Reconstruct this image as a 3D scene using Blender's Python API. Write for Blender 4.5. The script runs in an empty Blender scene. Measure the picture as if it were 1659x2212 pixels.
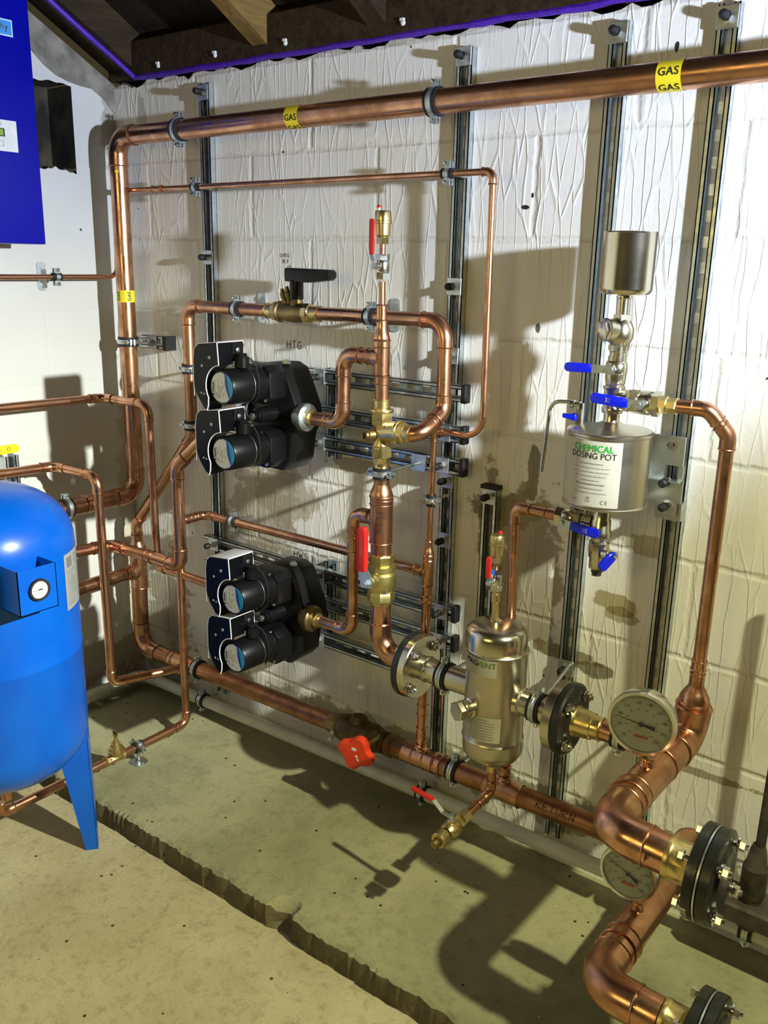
import bpy, bmesh, math, random
from mathutils import Vector, Matrix, Quaternion
random.seed(7)
C = bpy.context.scene.collection
PI = math.pi
def V(*a): return Vector(a if len(a) > 1 else a[0])
X1, Y1, Z1 = V(1, 0, 0), V(0, 1, 0), V(0, 0, 1)
FL, PL = 0.012, 0.08          # floor level, top of the raised concrete plinth

# ------------------------------------------------------------------ materials
MAT = {}
def nodes(name):
    m = bpy.data.materials.new(name); m.use_nodes = True
    nt = m.node_tree; b = nt.nodes['Principled BSDF']; MAT[name] = m
    return m, nt, b
def setp(b, col=None, metal=None, rough=None, spec=None, coat=None):
    if col is not None: b.inputs['Base Color'].default_value = (*col, 1)
    if metal is not None: b.inputs['Metallic'].default_value = metal
    if rough is not None: b.inputs['Roughness'].default_value = rough
    if spec is not None: b.inputs['Specular IOR Level'].default_value = spec
    if coat is not None: b.inputs['Coat Weight'].default_value = coat; b.inputs['Coat Roughness'].default_value = .12
def N(nt, t, **k):
    n = nt.nodes.new(t)
    for a, v in k.items():
        if a in n.inputs: n.inputs[a].default_value = v
        else: setattr(n, a, v)
    return n
def coords(nt, scale=(1, 1, 1), loc=(0, 0, 0)):
    g = N(nt, 'ShaderNodeNewGeometry'); mp = N(nt, 'ShaderNodeMapping')
    mp.inputs['Scale'].default_value = scale; mp.inputs['Location'].default_value = loc
    nt.links.new(g.outputs['Position'], mp.inputs['Vector']); return mp.outputs['Vector']
def ramp(nt, fac, stops):
    r = N(nt, 'ShaderNodeValToRGB'); e = r.color_ramp.elements
    while len(e) < len(stops): e.new(.5)
    for i, (p, c) in enumerate(stops):
        e[i].position = p; e[i].color = (*c, 1) if len(c) == 3 else c
    nt.links.new(fac, r.inputs['Fac']); return r.outputs['Color']
def noise(nt, vec, scale, detail=4, rough=.55, dist=0):
    n = N(nt, 'ShaderNodeTexNoise'); n.inputs['Scale'].default_value = scale; n.inputs['Detail'].default_value = detail
    n.inputs['Roughness'].default_value = rough; n.inputs['Distortion'].default_value = dist
    if vec is not None: nt.links.new(vec, n.inputs['Vector'])
    return n.outputs['Fac']
def bump(nt, b, h, strength=.3, dist=.002, prev=None):
    n = N(nt, 'ShaderNodeBump'); n.inputs['Strength'].default_value = strength; n.inputs['Distance'].default_value = dist
    nt.links.new(h, n.inputs['Height'])
    if prev is not None: nt.links.new(prev, n.inputs['Normal'])
    nt.links.new(n.outputs['Normal'], b.inputs['Normal']); return n.outputs['Normal']
def math_(nt, op, a, b=None, c=None, clamp=False):
    n = N(nt, 'ShaderNodeMath', operation=op); n.use_clamp = clamp
    for i, v in enumerate((a, b, c)):
        if v is None: continue
        if isinstance(v, (int, float)): n.inputs[i].default_value = v
        else: nt.links.new(v, n.inputs[i])
    return n.outputs[0]
def mixc(nt, fac, a, b, mode='MIX'):
    n = N(nt, 'ShaderNodeMix', data_type='RGBA', blend_type=mode)
    for k, v in ((0, fac), (6, a), (7, b)):
        if isinstance(v, (int, float)): n.inputs[k].default_value = v
        elif isinstance(v, tuple): n.inputs[k].default_value = (*v, 1)
        else: nt.links.new(v, n.inputs[k])
    return n.outputs[2]
def metal(name, c1, c2, r1, r2, sc=18, bumps=.05, metallic=1.0, det=5, lo=.38, hi=.66):
    m, nt, b = nodes(name); setp(b, c1, metallic, r1)
    v = coords(nt); f = noise(nt, v, sc, det, .6, .4)
    nt.links.new(ramp(nt, f, [(lo, c2), (hi, c1)]), b.inputs['Base Color'])
    nt.links.new(ramp(nt, f, [(lo, (r2,) * 3), (hi, (r1,) * 3)]), b.inputs['Roughness'])
    if bumps: bump(nt, b, noise(nt, v, sc * 8, 2), bumps, .0006)
    return m
metal('copper', (.72, .40, .255), (.44, .225, .125), .20, .38, 14, .06)
metal('copper_dull', (.50, .25, .135), (.28, .13, .065), .30, .46, 12, .05)
metal('brass', (.78, .64, .31), (.58, .46, .20), .22, .4, 20, .05)
metal('brass_matt', (.62, .54, .22), (.46, .40, .15), .36, .5, 30, .12)
metal('gunmetal', (.17, .12, .05), (.09, .065, .03), .45, .6, 30, .25, .7)
metal('brass_dark', (.36, .27, .12), (.22, .16, .07), .36, .52, 20, .1)
metal('steel', (.66, .62, .50), (.58, .54, .42), .17, .27, 6, .03)
metal('steel_brushed', (.60, .56, .44), (.52, .48, .37), .25, .36, 5, .04)
metal('chrome', (.80, .80, .76), (.62, .62, .57), .12, .25, 30, .03)
metal('galvanised', (.64, .69, .71), (.46, .51, .52), .28, .42, 45, .05)
metal('galvanised_light', (.66, .72, .74), (.5, .56, .58), .3, .45, 60, .05)
metal('black_iron', (.030, .032, .030), (.016, .017, .016), .24, .4, 30, .1, .3)
metal('old_iron', (.10, .085, .065), (.05, .045, .035), .5, .7, 30, .3, .5)
def plain(name, c, rough=.4, metallic=0, spec=None, var=.12, sc=25, bmp=0, coat=None):
    m, nt, b = nodes(name); setp(b, c, metallic, rough, spec, coat)
    v = coords(nt); f = noise(nt, v, sc, 4)
    nt.links.new(ramp(nt, f, [(.35, tuple(x * (1 - var) for x in c)), (.65, c)]), b.inputs['Base Color'])
    if bmp: bump(nt, b, noise(nt, v, sc * 6, 3), bmp, .001)
    return m
plain('black_plastic', (.0055, .0055, .006), .36, spec=.28, var=.2, bmp=.1)
plain('black_panel', (.003, .0035, .005), .3, spec=.2)
plain('rubber', (.008, .008, .009), .6)
plain('white_trim', (.85, .85, .83), .35)
plain('grey_dot', (.30, .31, .32), .5)
plain('blue_lever', (.0, .012, .72), .3)
plain('red_lever', (.60, .015, .012), .4)
plain('red_wheel', (.72, .045, .012), .45)
plain('yellow', (.86, .66, .02), .4)
plain('ink', (.02, .018, .012), .7)
plain('gas_yellow', (.88, .72, .02), .45)
plain('label_white', (.56, .55, .44), .5)
plain('label_silver', (.50, .50, .47), .38, .3)
plain('label_grey', (.38, .36, .24), .55)
plain('print_grey', (.18, .18, .16), .6)
plain('print_green', (.03, .42, .05), .5)
plain('print_green_dark', (.12, .20, .03), .5)
plain('print_red', (.42, .06, .05), .5)
plain('disc_cream', (.62, .62, .50), .45)
plain('disc_blue', (.01, .04, .30), .4)
plain('disc_teal', (.02, .30, .45), .4)
plain('dial', (.36, .38, .27), .4)
plain('dial_white', (.78, .76, .66), .35)
plain('box_blue', (.001, .003, .30), .34, spec=.3, var=.1, sc=60)
plain('logo_blue', (.05, .28, .70), .4)
plain('logo_pale', (.50, .72, .88), .4)
plain('screen_green', (.25, .42, .05), .3)
plain('panel_white', (.72, .74, .72), .45)
plain('white_plastic', (.62, .64, .52), .36, var=.15, sc=14)
plain('purple', (.07, .008, .42), .5, var=.4, sc=70)
plain('lamp_shell', (.2, .2, .2), .5)
m, nt, b = nodes('tank_blue'); setp(b, (.0, .10, .62), 0, .30, .4, .15)
v = coords(nt)
gz = N(nt, 'ShaderNodeSeparateXYZ'); nt.links.new(v, gz.inputs[0])
nt.links.new(ramp(nt, noise(nt, v, 6, 3), [(.3, (.0, .085, .50)), (.7, (.0, .12, .58))]), b.inputs['Base Color'])
bump(nt, b, noise(nt, v, 220, 2), .06, .0006)

# painted blockwork: mortar joints, drips and ridges of thick paint, chips, damp stains
def wallmat(name, axis, base, warm, drip=1.0, joint=1.0, stains=()):
    m, nt, b = nodes(name); setp(b, base, 0, .42, .35)
    g = N(nt, 'ShaderNodeNewGeometry'); s = N(nt, 'ShaderNodeSeparateXYZ'); nt.links.new(g.outputs['Position'], s.inputs[0])
    cx, cz = s.outputs[axis], s.outputs['Z']
    def comb(sx, sz, dx=0, dz=0):
        c = N(nt, 'ShaderNodeCombineXYZ')
        nt.links.new(math_(nt, 'MULTIPLY_ADD', cx, sx, dx), c.inputs[0]); nt.links.new(math_(nt, 'MULTIPLY_ADD', cz, sz, dz), c.inputs[1]); return c.outputs[0]
    uv = comb(1, 1)
    wob = noise(nt, uv, 26, 3); 
    cwx = math_(nt, 'MULTIPLY_ADD', wob, .012, cx); cwz = math_(nt, 'MULTIPLY_ADD', wob, .012, cz)
    c = N(nt, 'ShaderNodeCombineXYZ')
    nt.links.new(math_(nt, 'ADD', cwx, 9 * .45 - .605 + .225 - .006), c.inputs[0]); nt.links.new(math_(nt, 'ADD', cwz, 10 * .225 - 1.185 - .006), c.inputs[1])
    br = N(nt, 'ShaderNodeTexBrick'); br.offset = .5; br.offset_frequency = 2
    for k, vv in (('Scale', 1), ('Brick Width', .45), ('Row Height', .225), ('Mortar Size', .010), ('Mortar Smooth', .9), ('Bias', 0)): br.inputs[k].default_value = vv
    nt.links.new(c.outputs[0], br.inputs['Vector']); mort = br.outputs['Fac']
    # paint ridges
    vo = N(nt, 'ShaderNodeTexVoronoi', feature='DISTANCE_TO_EDGE'); vo.inputs['Scale'].default_value = 1; vo.inputs['Randomness'].default_value = .85
    wob2 = noise(nt, comb(8, 3), 1.5, 3)
    cc = N(nt, 'ShaderNodeCombineXYZ')
    nt.links.new(math_(nt, 'MULTIPLY_ADD', wob2, .9, math_(nt, 'MULTIPLY', cx, 34)), cc.inputs[0]); nt.links.new(math_(nt, 'MULTIPLY', cz, 5.2), cc.inputs[1])
    nt.links.new(cc.outputs[0], vo.inputs['Vector'])
    rid = math_(nt, 'SUBTRACT', 1, math_(nt, 'MULTIPLY', vo.outputs['Distance'], 17), clamp=True)
    patch = ramp(nt, noise(nt, comb(1, 1), 3.2, 2), [(.34, (.15,) * 3), (.6, (1,) * 3)])
    rid = math_(nt, 'MULTIPLY', rid, patch)
    rid = math_(nt, 'MULTIPLY', rid, drip)
    streak = noise(nt, comb(120, 7), 1, 3)
    h = math_(nt, 'ADD', math_(nt, 'MULTIPLY', rid, .62), math_(nt, 'MULTIPLY', streak, .16 * drip))
    lump = noise(nt, uv, 70, 4)
    h = math_(nt, 'ADD', h, math_(nt, 'MULTIPLY', lump, .35))
    h = math_(nt, 'SUBTRACT', h, math_(nt, 'MULTIPLY', mort, 1.1 * joint))
    # chips / holes
    pv = N(nt, 'ShaderNodeTexVoronoi', feature='F1'); pv.inputs['Scale'].default_value = 9; nt.links.new(uv, pv.inputs['Vector'])
    chip = math_(nt, 'LESS_THAN', math_(nt, 'ADD', pv.outputs['Distance'], math_(nt, 'MULTIPLY', noise(nt, uv, 130, 2), .06)), .068)
    sel = math_(nt, 'GREATER_THAN', noise(nt, uv, 4.3, 2), .55)
    chip = math_(nt, 'MULTIPLY', chip, sel)
    h = math_(nt, 'SUBTRACT', h, math_(nt, 'MULTIPLY', chip, 2.0))
    col = ramp(nt, noise(nt, uv, 2.2, 4), [(.3, warm), (.65, base)])
    col = mixc(nt, math_(nt, 'MULTIPLY', mort, .12 * joint), col, (.42, .38, .27))
    col = mixc(nt, chip, col, (.05, .045, .03))
    edge = noise(nt, uv, 14, 5, .65)
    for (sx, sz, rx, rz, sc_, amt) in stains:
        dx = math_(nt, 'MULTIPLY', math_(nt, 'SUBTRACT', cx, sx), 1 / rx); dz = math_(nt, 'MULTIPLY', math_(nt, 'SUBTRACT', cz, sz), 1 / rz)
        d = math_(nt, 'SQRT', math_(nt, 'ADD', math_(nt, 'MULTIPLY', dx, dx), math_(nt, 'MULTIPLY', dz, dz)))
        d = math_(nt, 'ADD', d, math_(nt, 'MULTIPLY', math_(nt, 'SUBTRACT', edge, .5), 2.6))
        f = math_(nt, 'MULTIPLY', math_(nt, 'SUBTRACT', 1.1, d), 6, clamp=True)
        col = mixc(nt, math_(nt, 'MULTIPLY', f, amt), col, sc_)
    nt.links.new(col, b.inputs['Base Color'])
    bump(nt, b, h, .85, .0024)
    return m
BR = (.16, .115, .035)
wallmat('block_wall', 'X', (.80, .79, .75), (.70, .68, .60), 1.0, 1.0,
        [(1.79, .82, .065, .022, (.30, .24, .09), .8), (1.80, .795, .045, .018, BR, .6), (1.84, .975, .05, .03, (.30, .24, .08), .6), (1.48, 1.0, .10, .04, (.12, .09, .03), .8), (1.55, 1.1, .015, .09, (.12, .09, .03), .8),
         (1.44, .93, .03, .17, (.14, .10, .04), .7), (1.54, .85, .10, .2, (.26, .21, .10), .8), (1.66, .66, .09, .018, BR, .8), (1.75, .64, .05, .02, (.1, .08, .03), .8), (.72, .90, .12, .10, (.28, .24, .14), .6),
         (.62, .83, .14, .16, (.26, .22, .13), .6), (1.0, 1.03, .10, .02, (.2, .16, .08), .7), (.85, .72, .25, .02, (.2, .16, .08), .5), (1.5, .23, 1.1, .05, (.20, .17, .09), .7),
         (1.484, 1.705, .009, .004, (.01, .01, .01), 1), (1.50, 1.73, .003, .005, (.01, .01, .01), 1), (1.535, 1.44, .006, .012, (.04, .03, .02), .9), (1.80, 2.0, .005, .011, (.02, .02, .02), 1), (1.79, 1.93, .006, .006, (.03, .03, .03), 1), (.15, .3, .12, .3, (.26, .22, .13), .7), (2.0, .47, .12, .01, BR, .7), (.13, 2.0, .02, .06, (.3, .28, .22), .6), (.09, 2.1, .1, .02, (.06, .05, .03), .9), (1.3, 2.095, 1.4, .012, (.3, .26, .16), .5)])
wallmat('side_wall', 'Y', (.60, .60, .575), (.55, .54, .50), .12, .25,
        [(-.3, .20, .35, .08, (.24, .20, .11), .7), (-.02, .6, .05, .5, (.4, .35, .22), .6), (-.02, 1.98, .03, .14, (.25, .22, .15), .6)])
plain('bare_concrete', (.26, .24, .19), .85, var=.5, sc=18, bmp=.5)
m, nt, b = nodes('vent_dark'); setp(b, (.02, .018, .01), 0, .9)
v = coords(nt); nt.links.new(ramp(nt, noise(nt, v, 14, 5), [(.4, (.012, .010, .005)), (.75, (.08, .065, .035))]), b.inputs['Base Color'])
def concrete(name, a, c, dk, sc=3.0, spots=.5):
    m, nt, b = nodes(name); setp(b, a, 0, .8, .25)
    v = coords(nt); f = noise(nt, v, sc, 7, .62, .3)
    col = ramp(nt, f, [(.32, c), (.62, a)])
    f2 = noise(nt, v, sc * 16, 8, .75)
    col = mixc(nt, math_(nt, 'MULTIPLY', ramp(nt, f2, [(.5, (0,) * 3), (.72, (1,) * 3)]), spots), col, dk)
    pv = N(nt, 'ShaderNodeTexVoronoi', feature='F1'); pv.inputs['Scale'].default_value = 26; nt.links.new(v, pv.inputs['Vector'])
    sp = math_(nt, 'MULTIPLY', math_(nt, 'LESS_THAN', pv.outputs['Distance'], .11), math_(nt, 'GREATER_THAN', noise(nt, v, 7, 2), .56))
    col = mixc(nt, sp, col, tuple(x * .35 for x in dk))
    nt.links.new(col, b.inputs['Base Color'])
    h = math_(nt, 'ADD', math_(nt, 'MULTIPLY', noise(nt, v, 90, 8, .75), 1.6), math_(nt, 'MULTIPLY', noise(nt, v, 9, 3), 1.2))
    h = math_(nt, 'SUBTRACT', h, math_(nt, 'MULTIPLY', sp, .8))
    bump(nt, b, h, .75, .004); return m
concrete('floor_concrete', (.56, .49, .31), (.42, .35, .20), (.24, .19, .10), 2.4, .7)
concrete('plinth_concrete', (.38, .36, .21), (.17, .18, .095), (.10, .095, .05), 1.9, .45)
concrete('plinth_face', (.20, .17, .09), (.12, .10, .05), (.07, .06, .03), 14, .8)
def wood(name, a, c):
    m, nt, b = nodes(name); setp(b, a, 0, .75, .2)
    v = coords(nt, (30, 3, 30)); f = noise(nt, v, 1.2, 5, .6, 1.0)
    nt.links.new(ramp(nt, f, [(.3, c), (.7, a)]), b.inputs['Base Color']); bump(nt, b, f, .4, .002); return m
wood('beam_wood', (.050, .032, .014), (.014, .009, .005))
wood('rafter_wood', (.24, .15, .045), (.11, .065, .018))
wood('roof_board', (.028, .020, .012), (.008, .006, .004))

# ------------------------------------------------------------------ mesh helpers
def arc(a, c, b_, R, n=8):
    """points of the rounded corner at c between a and b_, and tangent length"""
    d1 = (a - c).normalized(); d2 = (b_ - c).normalized(); th = PI - d1.angle(d2)
    if th < 1e-3: return [c.copy()], 0
    T = R * math.tan(th / 2); bis = (d1 + d2).normalized(); o = c + bis * (R / math.cos(th / 2))
    s = c + d1 * T - o; e = c + d2 * T - o; ax = s.cross(e).normalized()
    return [o + Quaternion(ax, th * i / n) @ s for i in range(n + 1)], T
class MB:
    def __init__(self): self.bm = bmesh.new()
    def sweep(self, pts, radii, seg=22, cap=True, up=None, sx=1.0, ang=0):
        bm = self.bm; pts = [Vector(p) for p in pts]; n = len(pts)
        if isinstance(radii, (int, float)): radii = [radii] * n
        tang = []
        for i in range(n):
            a = pts[max(0, i - 1)]; c = pts[min(n - 1, i + 1)]; d = c - a
            if d.length < 1e-9: d = pts[min(n - 1, i + 2)] - pts[max(0, i - 2)]
            if d.length < 1e-9: d = tang[-1] if tang else Z1
            tang.append(d.normalized())
        t = tang[0]; ref = up if up is not None else (Z1 if abs(t.z) < .9 else X1)
        u = t.cross(ref).normalized(); rings = []
        for i in range(n):
            if i: u = tang[i - 1].rotation_difference(tang[i]) @ u
            u = (u - tang[i] * u.dot(tang[i])).normalized(); w = tang[i].cross(u)
            rings.append([bm.verts.new(pts[i] + (u * math.cos(2 * PI * k / seg + ang) * sx + w * math.sin(2 * PI * k / seg + ang)) * radii[i]) for k in range(seg)])
        for i in range(n - 1):
            for k in range(seg):
                a, b_ = rings[i], rings[i + 1]
                try: bm.faces.new((a[k], a[(k + 1) % seg], b_[(k + 1) % seg], b_[k]))
                except ValueError: pass
        if cap:
            for r, rad in ((rings[0][::-1], radii[0]), (rings[-1], radii[-1])):
                if rad > 1e-5: bm.faces.new(r)
        return self
    def lathe(self, o, ax, prof, seg=28, **k):
        o = Vector(o); ax = Vector(ax).normalized()
        pts = [o + ax * t for t, r in prof]; rr = [max(r, 1e-5) for t, r in prof]
        # exact tangents: sweep needs consistent direction; nudge duplicates
        bm = self.bm; ref = k.get('up') or (Z1 if abs(ax.z) < .9 else X1); u = ax.cross(ref).normalized(); w = ax.cross(u); ang = k.get('ang', 0)
        rings = [[bm.verts.new(p + (u * math.cos(2 * PI * q / seg + ang) + w * math.sin(2 * PI * q / seg + ang)) * r) for q in range(seg)] for p, r in zip(pts, rr)]
        for a, b_ in zip(rings, rings[1:]):
            for q in range(seg): bm.faces.new((a[q], a[(q + 1) % seg], b_[(q + 1) % seg], b_[q]))
        bm.faces.new(rings[0][::-1]); bm.faces.new(rings[-1]); return self
    def cyl(self, a, b_, r, seg=20, r2=None, ang=0):
        a, b_ = Vector(a), Vector(b_); d = b_ - a
        return self.lathe(a, d, [(0, r), (d.length, r if r2 is None else r2)], seg, ang=ang)
    def hexa(self, a, b_, r, ang=0): return self.cyl(a, b_, r, 6, ang=ang)
    def torus(self, c, ax, R, r, seg=28, ms=8, sq=1.0):
        c = Vector(c); ax = Vector(ax).normalized(); u = ax.orthogonal().normalized(); w = ax.cross(u); bm = self.bm; rings = []
        for i in range(seg):
            d = u * math.cos(2 * PI * i / seg) + w * math.sin(2 * PI * i / seg)
            rings.append([bm.verts.new(c + d * (R + r * math.cos(2 * PI * k / ms)) + ax * r * sq * math.sin(2 * PI * k / ms)) for k in range(ms)])
        for i in range(seg):
            a, b_ = rings[i], rings[(i + 1) % seg]
            for k in range(ms): bm.faces.new((a[k], b_[k], b_[(k + 1) % ms], a[(k + 1) % ms]))
        return self
    def band(self, c, ax, Ri, Ro, w, seg=32):
        c = Vector(c); ax = Vector(ax).normalized(); u = ax.orthogonal().normalized(); q = ax.cross(u); bm = self.bm; rings = []
        for i in range(seg):
            d = u * math.cos(2 * PI * i / seg) + q * math.sin(2 * PI * i / seg)
            rings.append([bm.verts.new(c + d * R + ax * z) for R, z in ((Ri, -w / 2), (Ro, -w / 2), (Ro, w / 2), (Ri, w / 2))])
        for i in range(seg):
            a, b_ = rings[i], rings[(i + 1) % seg]
            for k in range(4): bm.faces.new((a[k], b_[k], b_[(k + 1) % 4], a[(k + 1) % 4]))
        return self
    def box(self, lo, hi, M=None):
        lo, hi = Vector(lo), Vector(hi)
        vs = [V(x, y, z) for x in (lo.x, hi.x) for y in (lo.y, hi.y) for z in (lo.z, hi.z)]
        if M is not None: vs = [M @ p for p in vs]
        vs = [self.bm.verts.new(p) for p in vs]
        for f in ((0, 1, 3, 2), (4, 6, 7, 5), (0, 4, 5, 1), (2, 3, 7, 6), (0, 2, 6, 4), (1, 5, 7, 3)): self.bm.faces.new([vs[i] for i in f])
        return self
    def prism(self, poly, h0, h1, M=None):
        """poly: 2D outline (x,z) extruded along y from h0 to h1 (or mapped by M)"""
        M = M or Matrix.Identity(4)
        a = [self.bm.verts.new(M @ V(x, h0, z)) for x, z in poly]; b_ = [self.bm.verts.new(M @ V(x, h1, z)) for x, z in poly]
        n = len(poly); self.bm.faces.new(a); self.bm.faces.new(b_[::-1])
        for i in range(n): self.bm.faces.new((a[i], b_[i], b_[(i + 1) % n], a[(i + 1) % n]))
        return self
    def bevel(self, w, seg=2, ang=.6):
        bmesh.ops.recalc_face_normals(self.bm, faces=self.bm.faces)
        ed = [e for e in self.bm.edges if len(e.link_faces) == 2 and e.calc_face_angle(0) > ang]
        bmesh.ops.bevel(self.bm, geom=ed, offset=w, segments=seg, affect='EDGES', profile=.6, clamp_overlap=True); return self
    def xf(self, M): self.bm.transform(M); return self
    def build(self, name, mat, parent=None, rel=True, label=None, sharp=35):
        me = bpy.data.meshes.new(name)
        bmesh.ops.recalc_face_normals(self.bm, faces=self.bm.faces)
        if parent is not None and rel:
            r = parent
            while r.parent: r = r.parent
            self.bm.transform(r.matrix_basis.inverted())
        self.bm.to_mesh(me); self.bm.free()
        for p in me.polygons: p.use_smooth = True
        me.set_sharp_from_angle(angle=math.radians(sharp))
        me.materials.append(MAT[mat] if isinstance(mat, str) else mat)
        o = bpy.data.objects.new(name, me); C.objects.link(o)
        if parent is not None: o.parent = parent
        if label: o['label'] = label
        return o
def thing(name, label, cat, loc=(0, 0, 0), M=None, group=None):
    o = bpy.data.objects.new(name, None); o.empty_display_size = .02; C.objects.link(o)
    o.matrix_basis = M if M is not None else Matrix.Translation(Vector(loc))
    o['label'] = label; o['category'] = cat
    if group: o['group'] = group
    return o
def tag(o, label, cat, group=None):
    o['label'] = label; o['category'] = cat
    if group: o['group'] = group
    return o
def struct(o): o['kind'] = 'structure'; return o
def dup(o, parent=None):
    c = o.copy(); C.objects.link(c); c.parent = parent
    for ch in list(o.children): dup(ch, c)
    return c
def frame(loc, x, z=None):
    """matrix with local X along x, local Z near z"""
    x = Vector(x).normalized(); z = Vector(z) if z is not None else Z1
    y = z.cross(x).normalized(); z = x.cross(y)
    return Matrix.Translation(Vector(loc)) @ Matrix((x, y, z)).transposed().to_4x4()

# ------------------------------------------------------------------ writing
STK = {'H': [[(0, 0), (0, 1)], [(0, .5), (.6, .55)], [(.6, 0), (.62, 1)]], 'T': [[(0, 1), (.7, 1)], [(.35, 1), (.33, 0)]],
 'G': [[(.6, .85), (.35, 1), (.05, .7), (.02, .3), (.25, 0), (.6, .15), (.6, .45), (.35, .45)]], 'W': [[(0, 1), (.2, 0), (.4, .7), (.6, 0), (.85, 1)]],
 'S': [[(.6, .9), (.3, 1), (.05, .75), (.3, .52), (.6, .3), (.35, 0), (0, .12)]], 'F': [[(0, 0), (0, 1), (.6, 1)], [(0, .55), (.45, .55)]],
 'L': [[(0, 1), (0, 0), (.5, 0)]], 'O': [[(.3, 1), (.05, .7), (.05, .3), (.3, 0), (.58, .3), (.58, .7), (.3, 1)]],
 'R': [[(0, 0), (0, 1), (.45, .95), (.5, .65), (.05, .5), (.6, 0)]], 'E': [[(.55, 1), (0, 1), (0, 0), (.55, 0)], [(0, .52), (.42, .52)]],
 'U': [[(0, 1), (.02, .25), (.25, 0), (.5, .2), (.55, 1)]], 'N': [[(0, 0), (0, 1), (.55, 0), (.6, 1)]], 'C': [[(.55, .85), (.3, 1), (.03, .6), (.05, .25), (.3, 0), (.58, .15)]],
 'B': [[(0, 0), (0, 1), (.45, .85), (.4, .55), (0, .5), (.5, .3), (.4, 0), (0, 0)]], 'V': [[(0, 1), (.3, 0), (.6, 1)]], '>': [[(-.2, .5), (.8, .5)], [(.45, .8), (.85, .5), (.45, .2)]],
 'i': [[(.1, .6), (.1, 0)], [(.1, .85), (.12, .9)]], 't': [[(.2, .9), (.2, .1), (.4, 0)], [(0, .6), (.4, .6)]], 'r': [[(0, .6), (0, 0)], [(0, .4), (.3, .6)]],
 'a': [[(.4, .55), (.1, .5), (.05, .1), (.35, .1), (.42, .5), (.45, 0)]], 'n': [[(0, .6), (0, 0)], [(0, .45), (.3, .58), (.38, 0)]], 'e': [[(.05, .3), (.4, .35), (.25, .6), (.03, .3), (.2, 0), (.42, .1)]]}
def handwriting(text, h, w, fn, sp=.28):
    mb = MB(); x = 0
    for ch in text:
        if ch == ' ': x += h * .5; continue
        mx = 0
        for s in STK[ch]:
            pts = [V(x + a * h, b_ * h) for a, b_ in s]
            fine = []
            for p, q in zip(pts, pts[1:]):
                n = max(1, int((q - p).length / (h * .25)))
                fine += [p.lerp(q, i / n) for i in range(n)]
            fine.append(pts[-1])
            mx = max([mx] + [a for a, _ in s]); L = []
            for i, p in enumerate(fine):
                d = (fine[min(i + 1, len(fine) - 1)] - fine[max(i - 1, 0)]).normalized(); nn = V(-d.y, d.x) * w / 2
                L.append((mb.bm.verts.new(fn(p.x + nn.x, p.y + nn.y)), mb.bm.verts.new(fn(p.x - nn.x, p.y - nn.y))))
            for a, b_ in zip(L, L[1:]): mb.bm.faces.new((a[0], a[1], b_[1], b_[0]))
        x += (mx + sp) * h
    return mb, x
FONTC = {}
def printed(text, size, fn, cuts=0, bold=0.0, align='CENTER', sx=1.0):
    cu = bpy.data.curves.new('t', 'FONT'); cu.body = text; cu.size = 1; cu.align_x = align; cu.align_y = 'CENTER'; cu.resolution_u = 3; cu.space_character = 1.06 if bold > .015 else 1.0
    ob = bpy.data.objects.new('t', cu); C.objects.link(ob); dg = bpy.context.evaluated_depsgraph_get()
    me = bpy.data.meshes.new_from_object(ob.evaluated_get(dg)); bpy.data.objects.remove(ob); bpy.data.curves.remove(cu)
    mb = MB(); mb.bm.from_mesh(me)
    if bold:
        for dx, dy in ((-.5, 0), (.5, 0), (0, .3), (0, -.3)):
            me.transform(Matrix.Translation((dx * bold, dy * bold, 0))); mb.bm.from_mesh(me); me.transform(Matrix.Translation((-dx * bold, -dy * bold, 0)))
    bpy.data.meshes.remove(me)
    if cuts:
        xs = [v.co.x for v in mb.bm.verts]; 
        for i in range(1, cuts):
            x = min(xs) + (max(xs) - min(xs)) * i / cuts
            bmesh.ops.bisect_plane(mb.bm, geom=mb.bm.verts[:] + mb.bm.edges[:] + mb.bm.faces[:], plane_co=(x, 0, 0), plane_no=(1, 0, 0))
        for i in range(-3, 4):
            bmesh.ops.bisect_plane(mb.bm, geom=mb.bm.verts[:] + mb.bm.edges[:] + mb.bm.faces[:], plane_co=(0, i * .13, 0), plane_no=(0, 1, 0))
    for v_ in mb.bm.verts: v_.co = fn(v_.co.x * size * sx, v_.co.y * size)
    return mb
def on_cyl(o, ax, r, a0, z0):
    """(u,v) -> surface of a vertical/other cylinder: u runs round, v along the axis"""
    o = Vector(o); ax = Vector(ax).normalized()
    e1 = X1 if abs(ax.x) < .9 else Z1; e1 = (e1 - ax * e1.dot(ax)).normalized(); e2 = ax.cross(e1)
    def fn(u, v_, off=0): 
        t = a0 + u / r; return o + ax * (z0 + v_) + (e1 * math.cos(t) + e2 * math.sin(t)) * (r + off)
    return fn
def cyl_patch(mb, fn, u0, u1, v0, v1, n=16, off=0.0):
    L = [(mb.bm.verts.new(fn(u0 + (u1 - u0) * i / n, v0, off)), mb.bm.verts.new(fn(u0 + (u1 - u0) * i / n, v1, off))) for i in range(n + 1)]
    for a, b_ in zip(L, L[1:]): mb.bm.faces.new((a[0], b_[0], b_[1], a[1]))
    return mb

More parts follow.
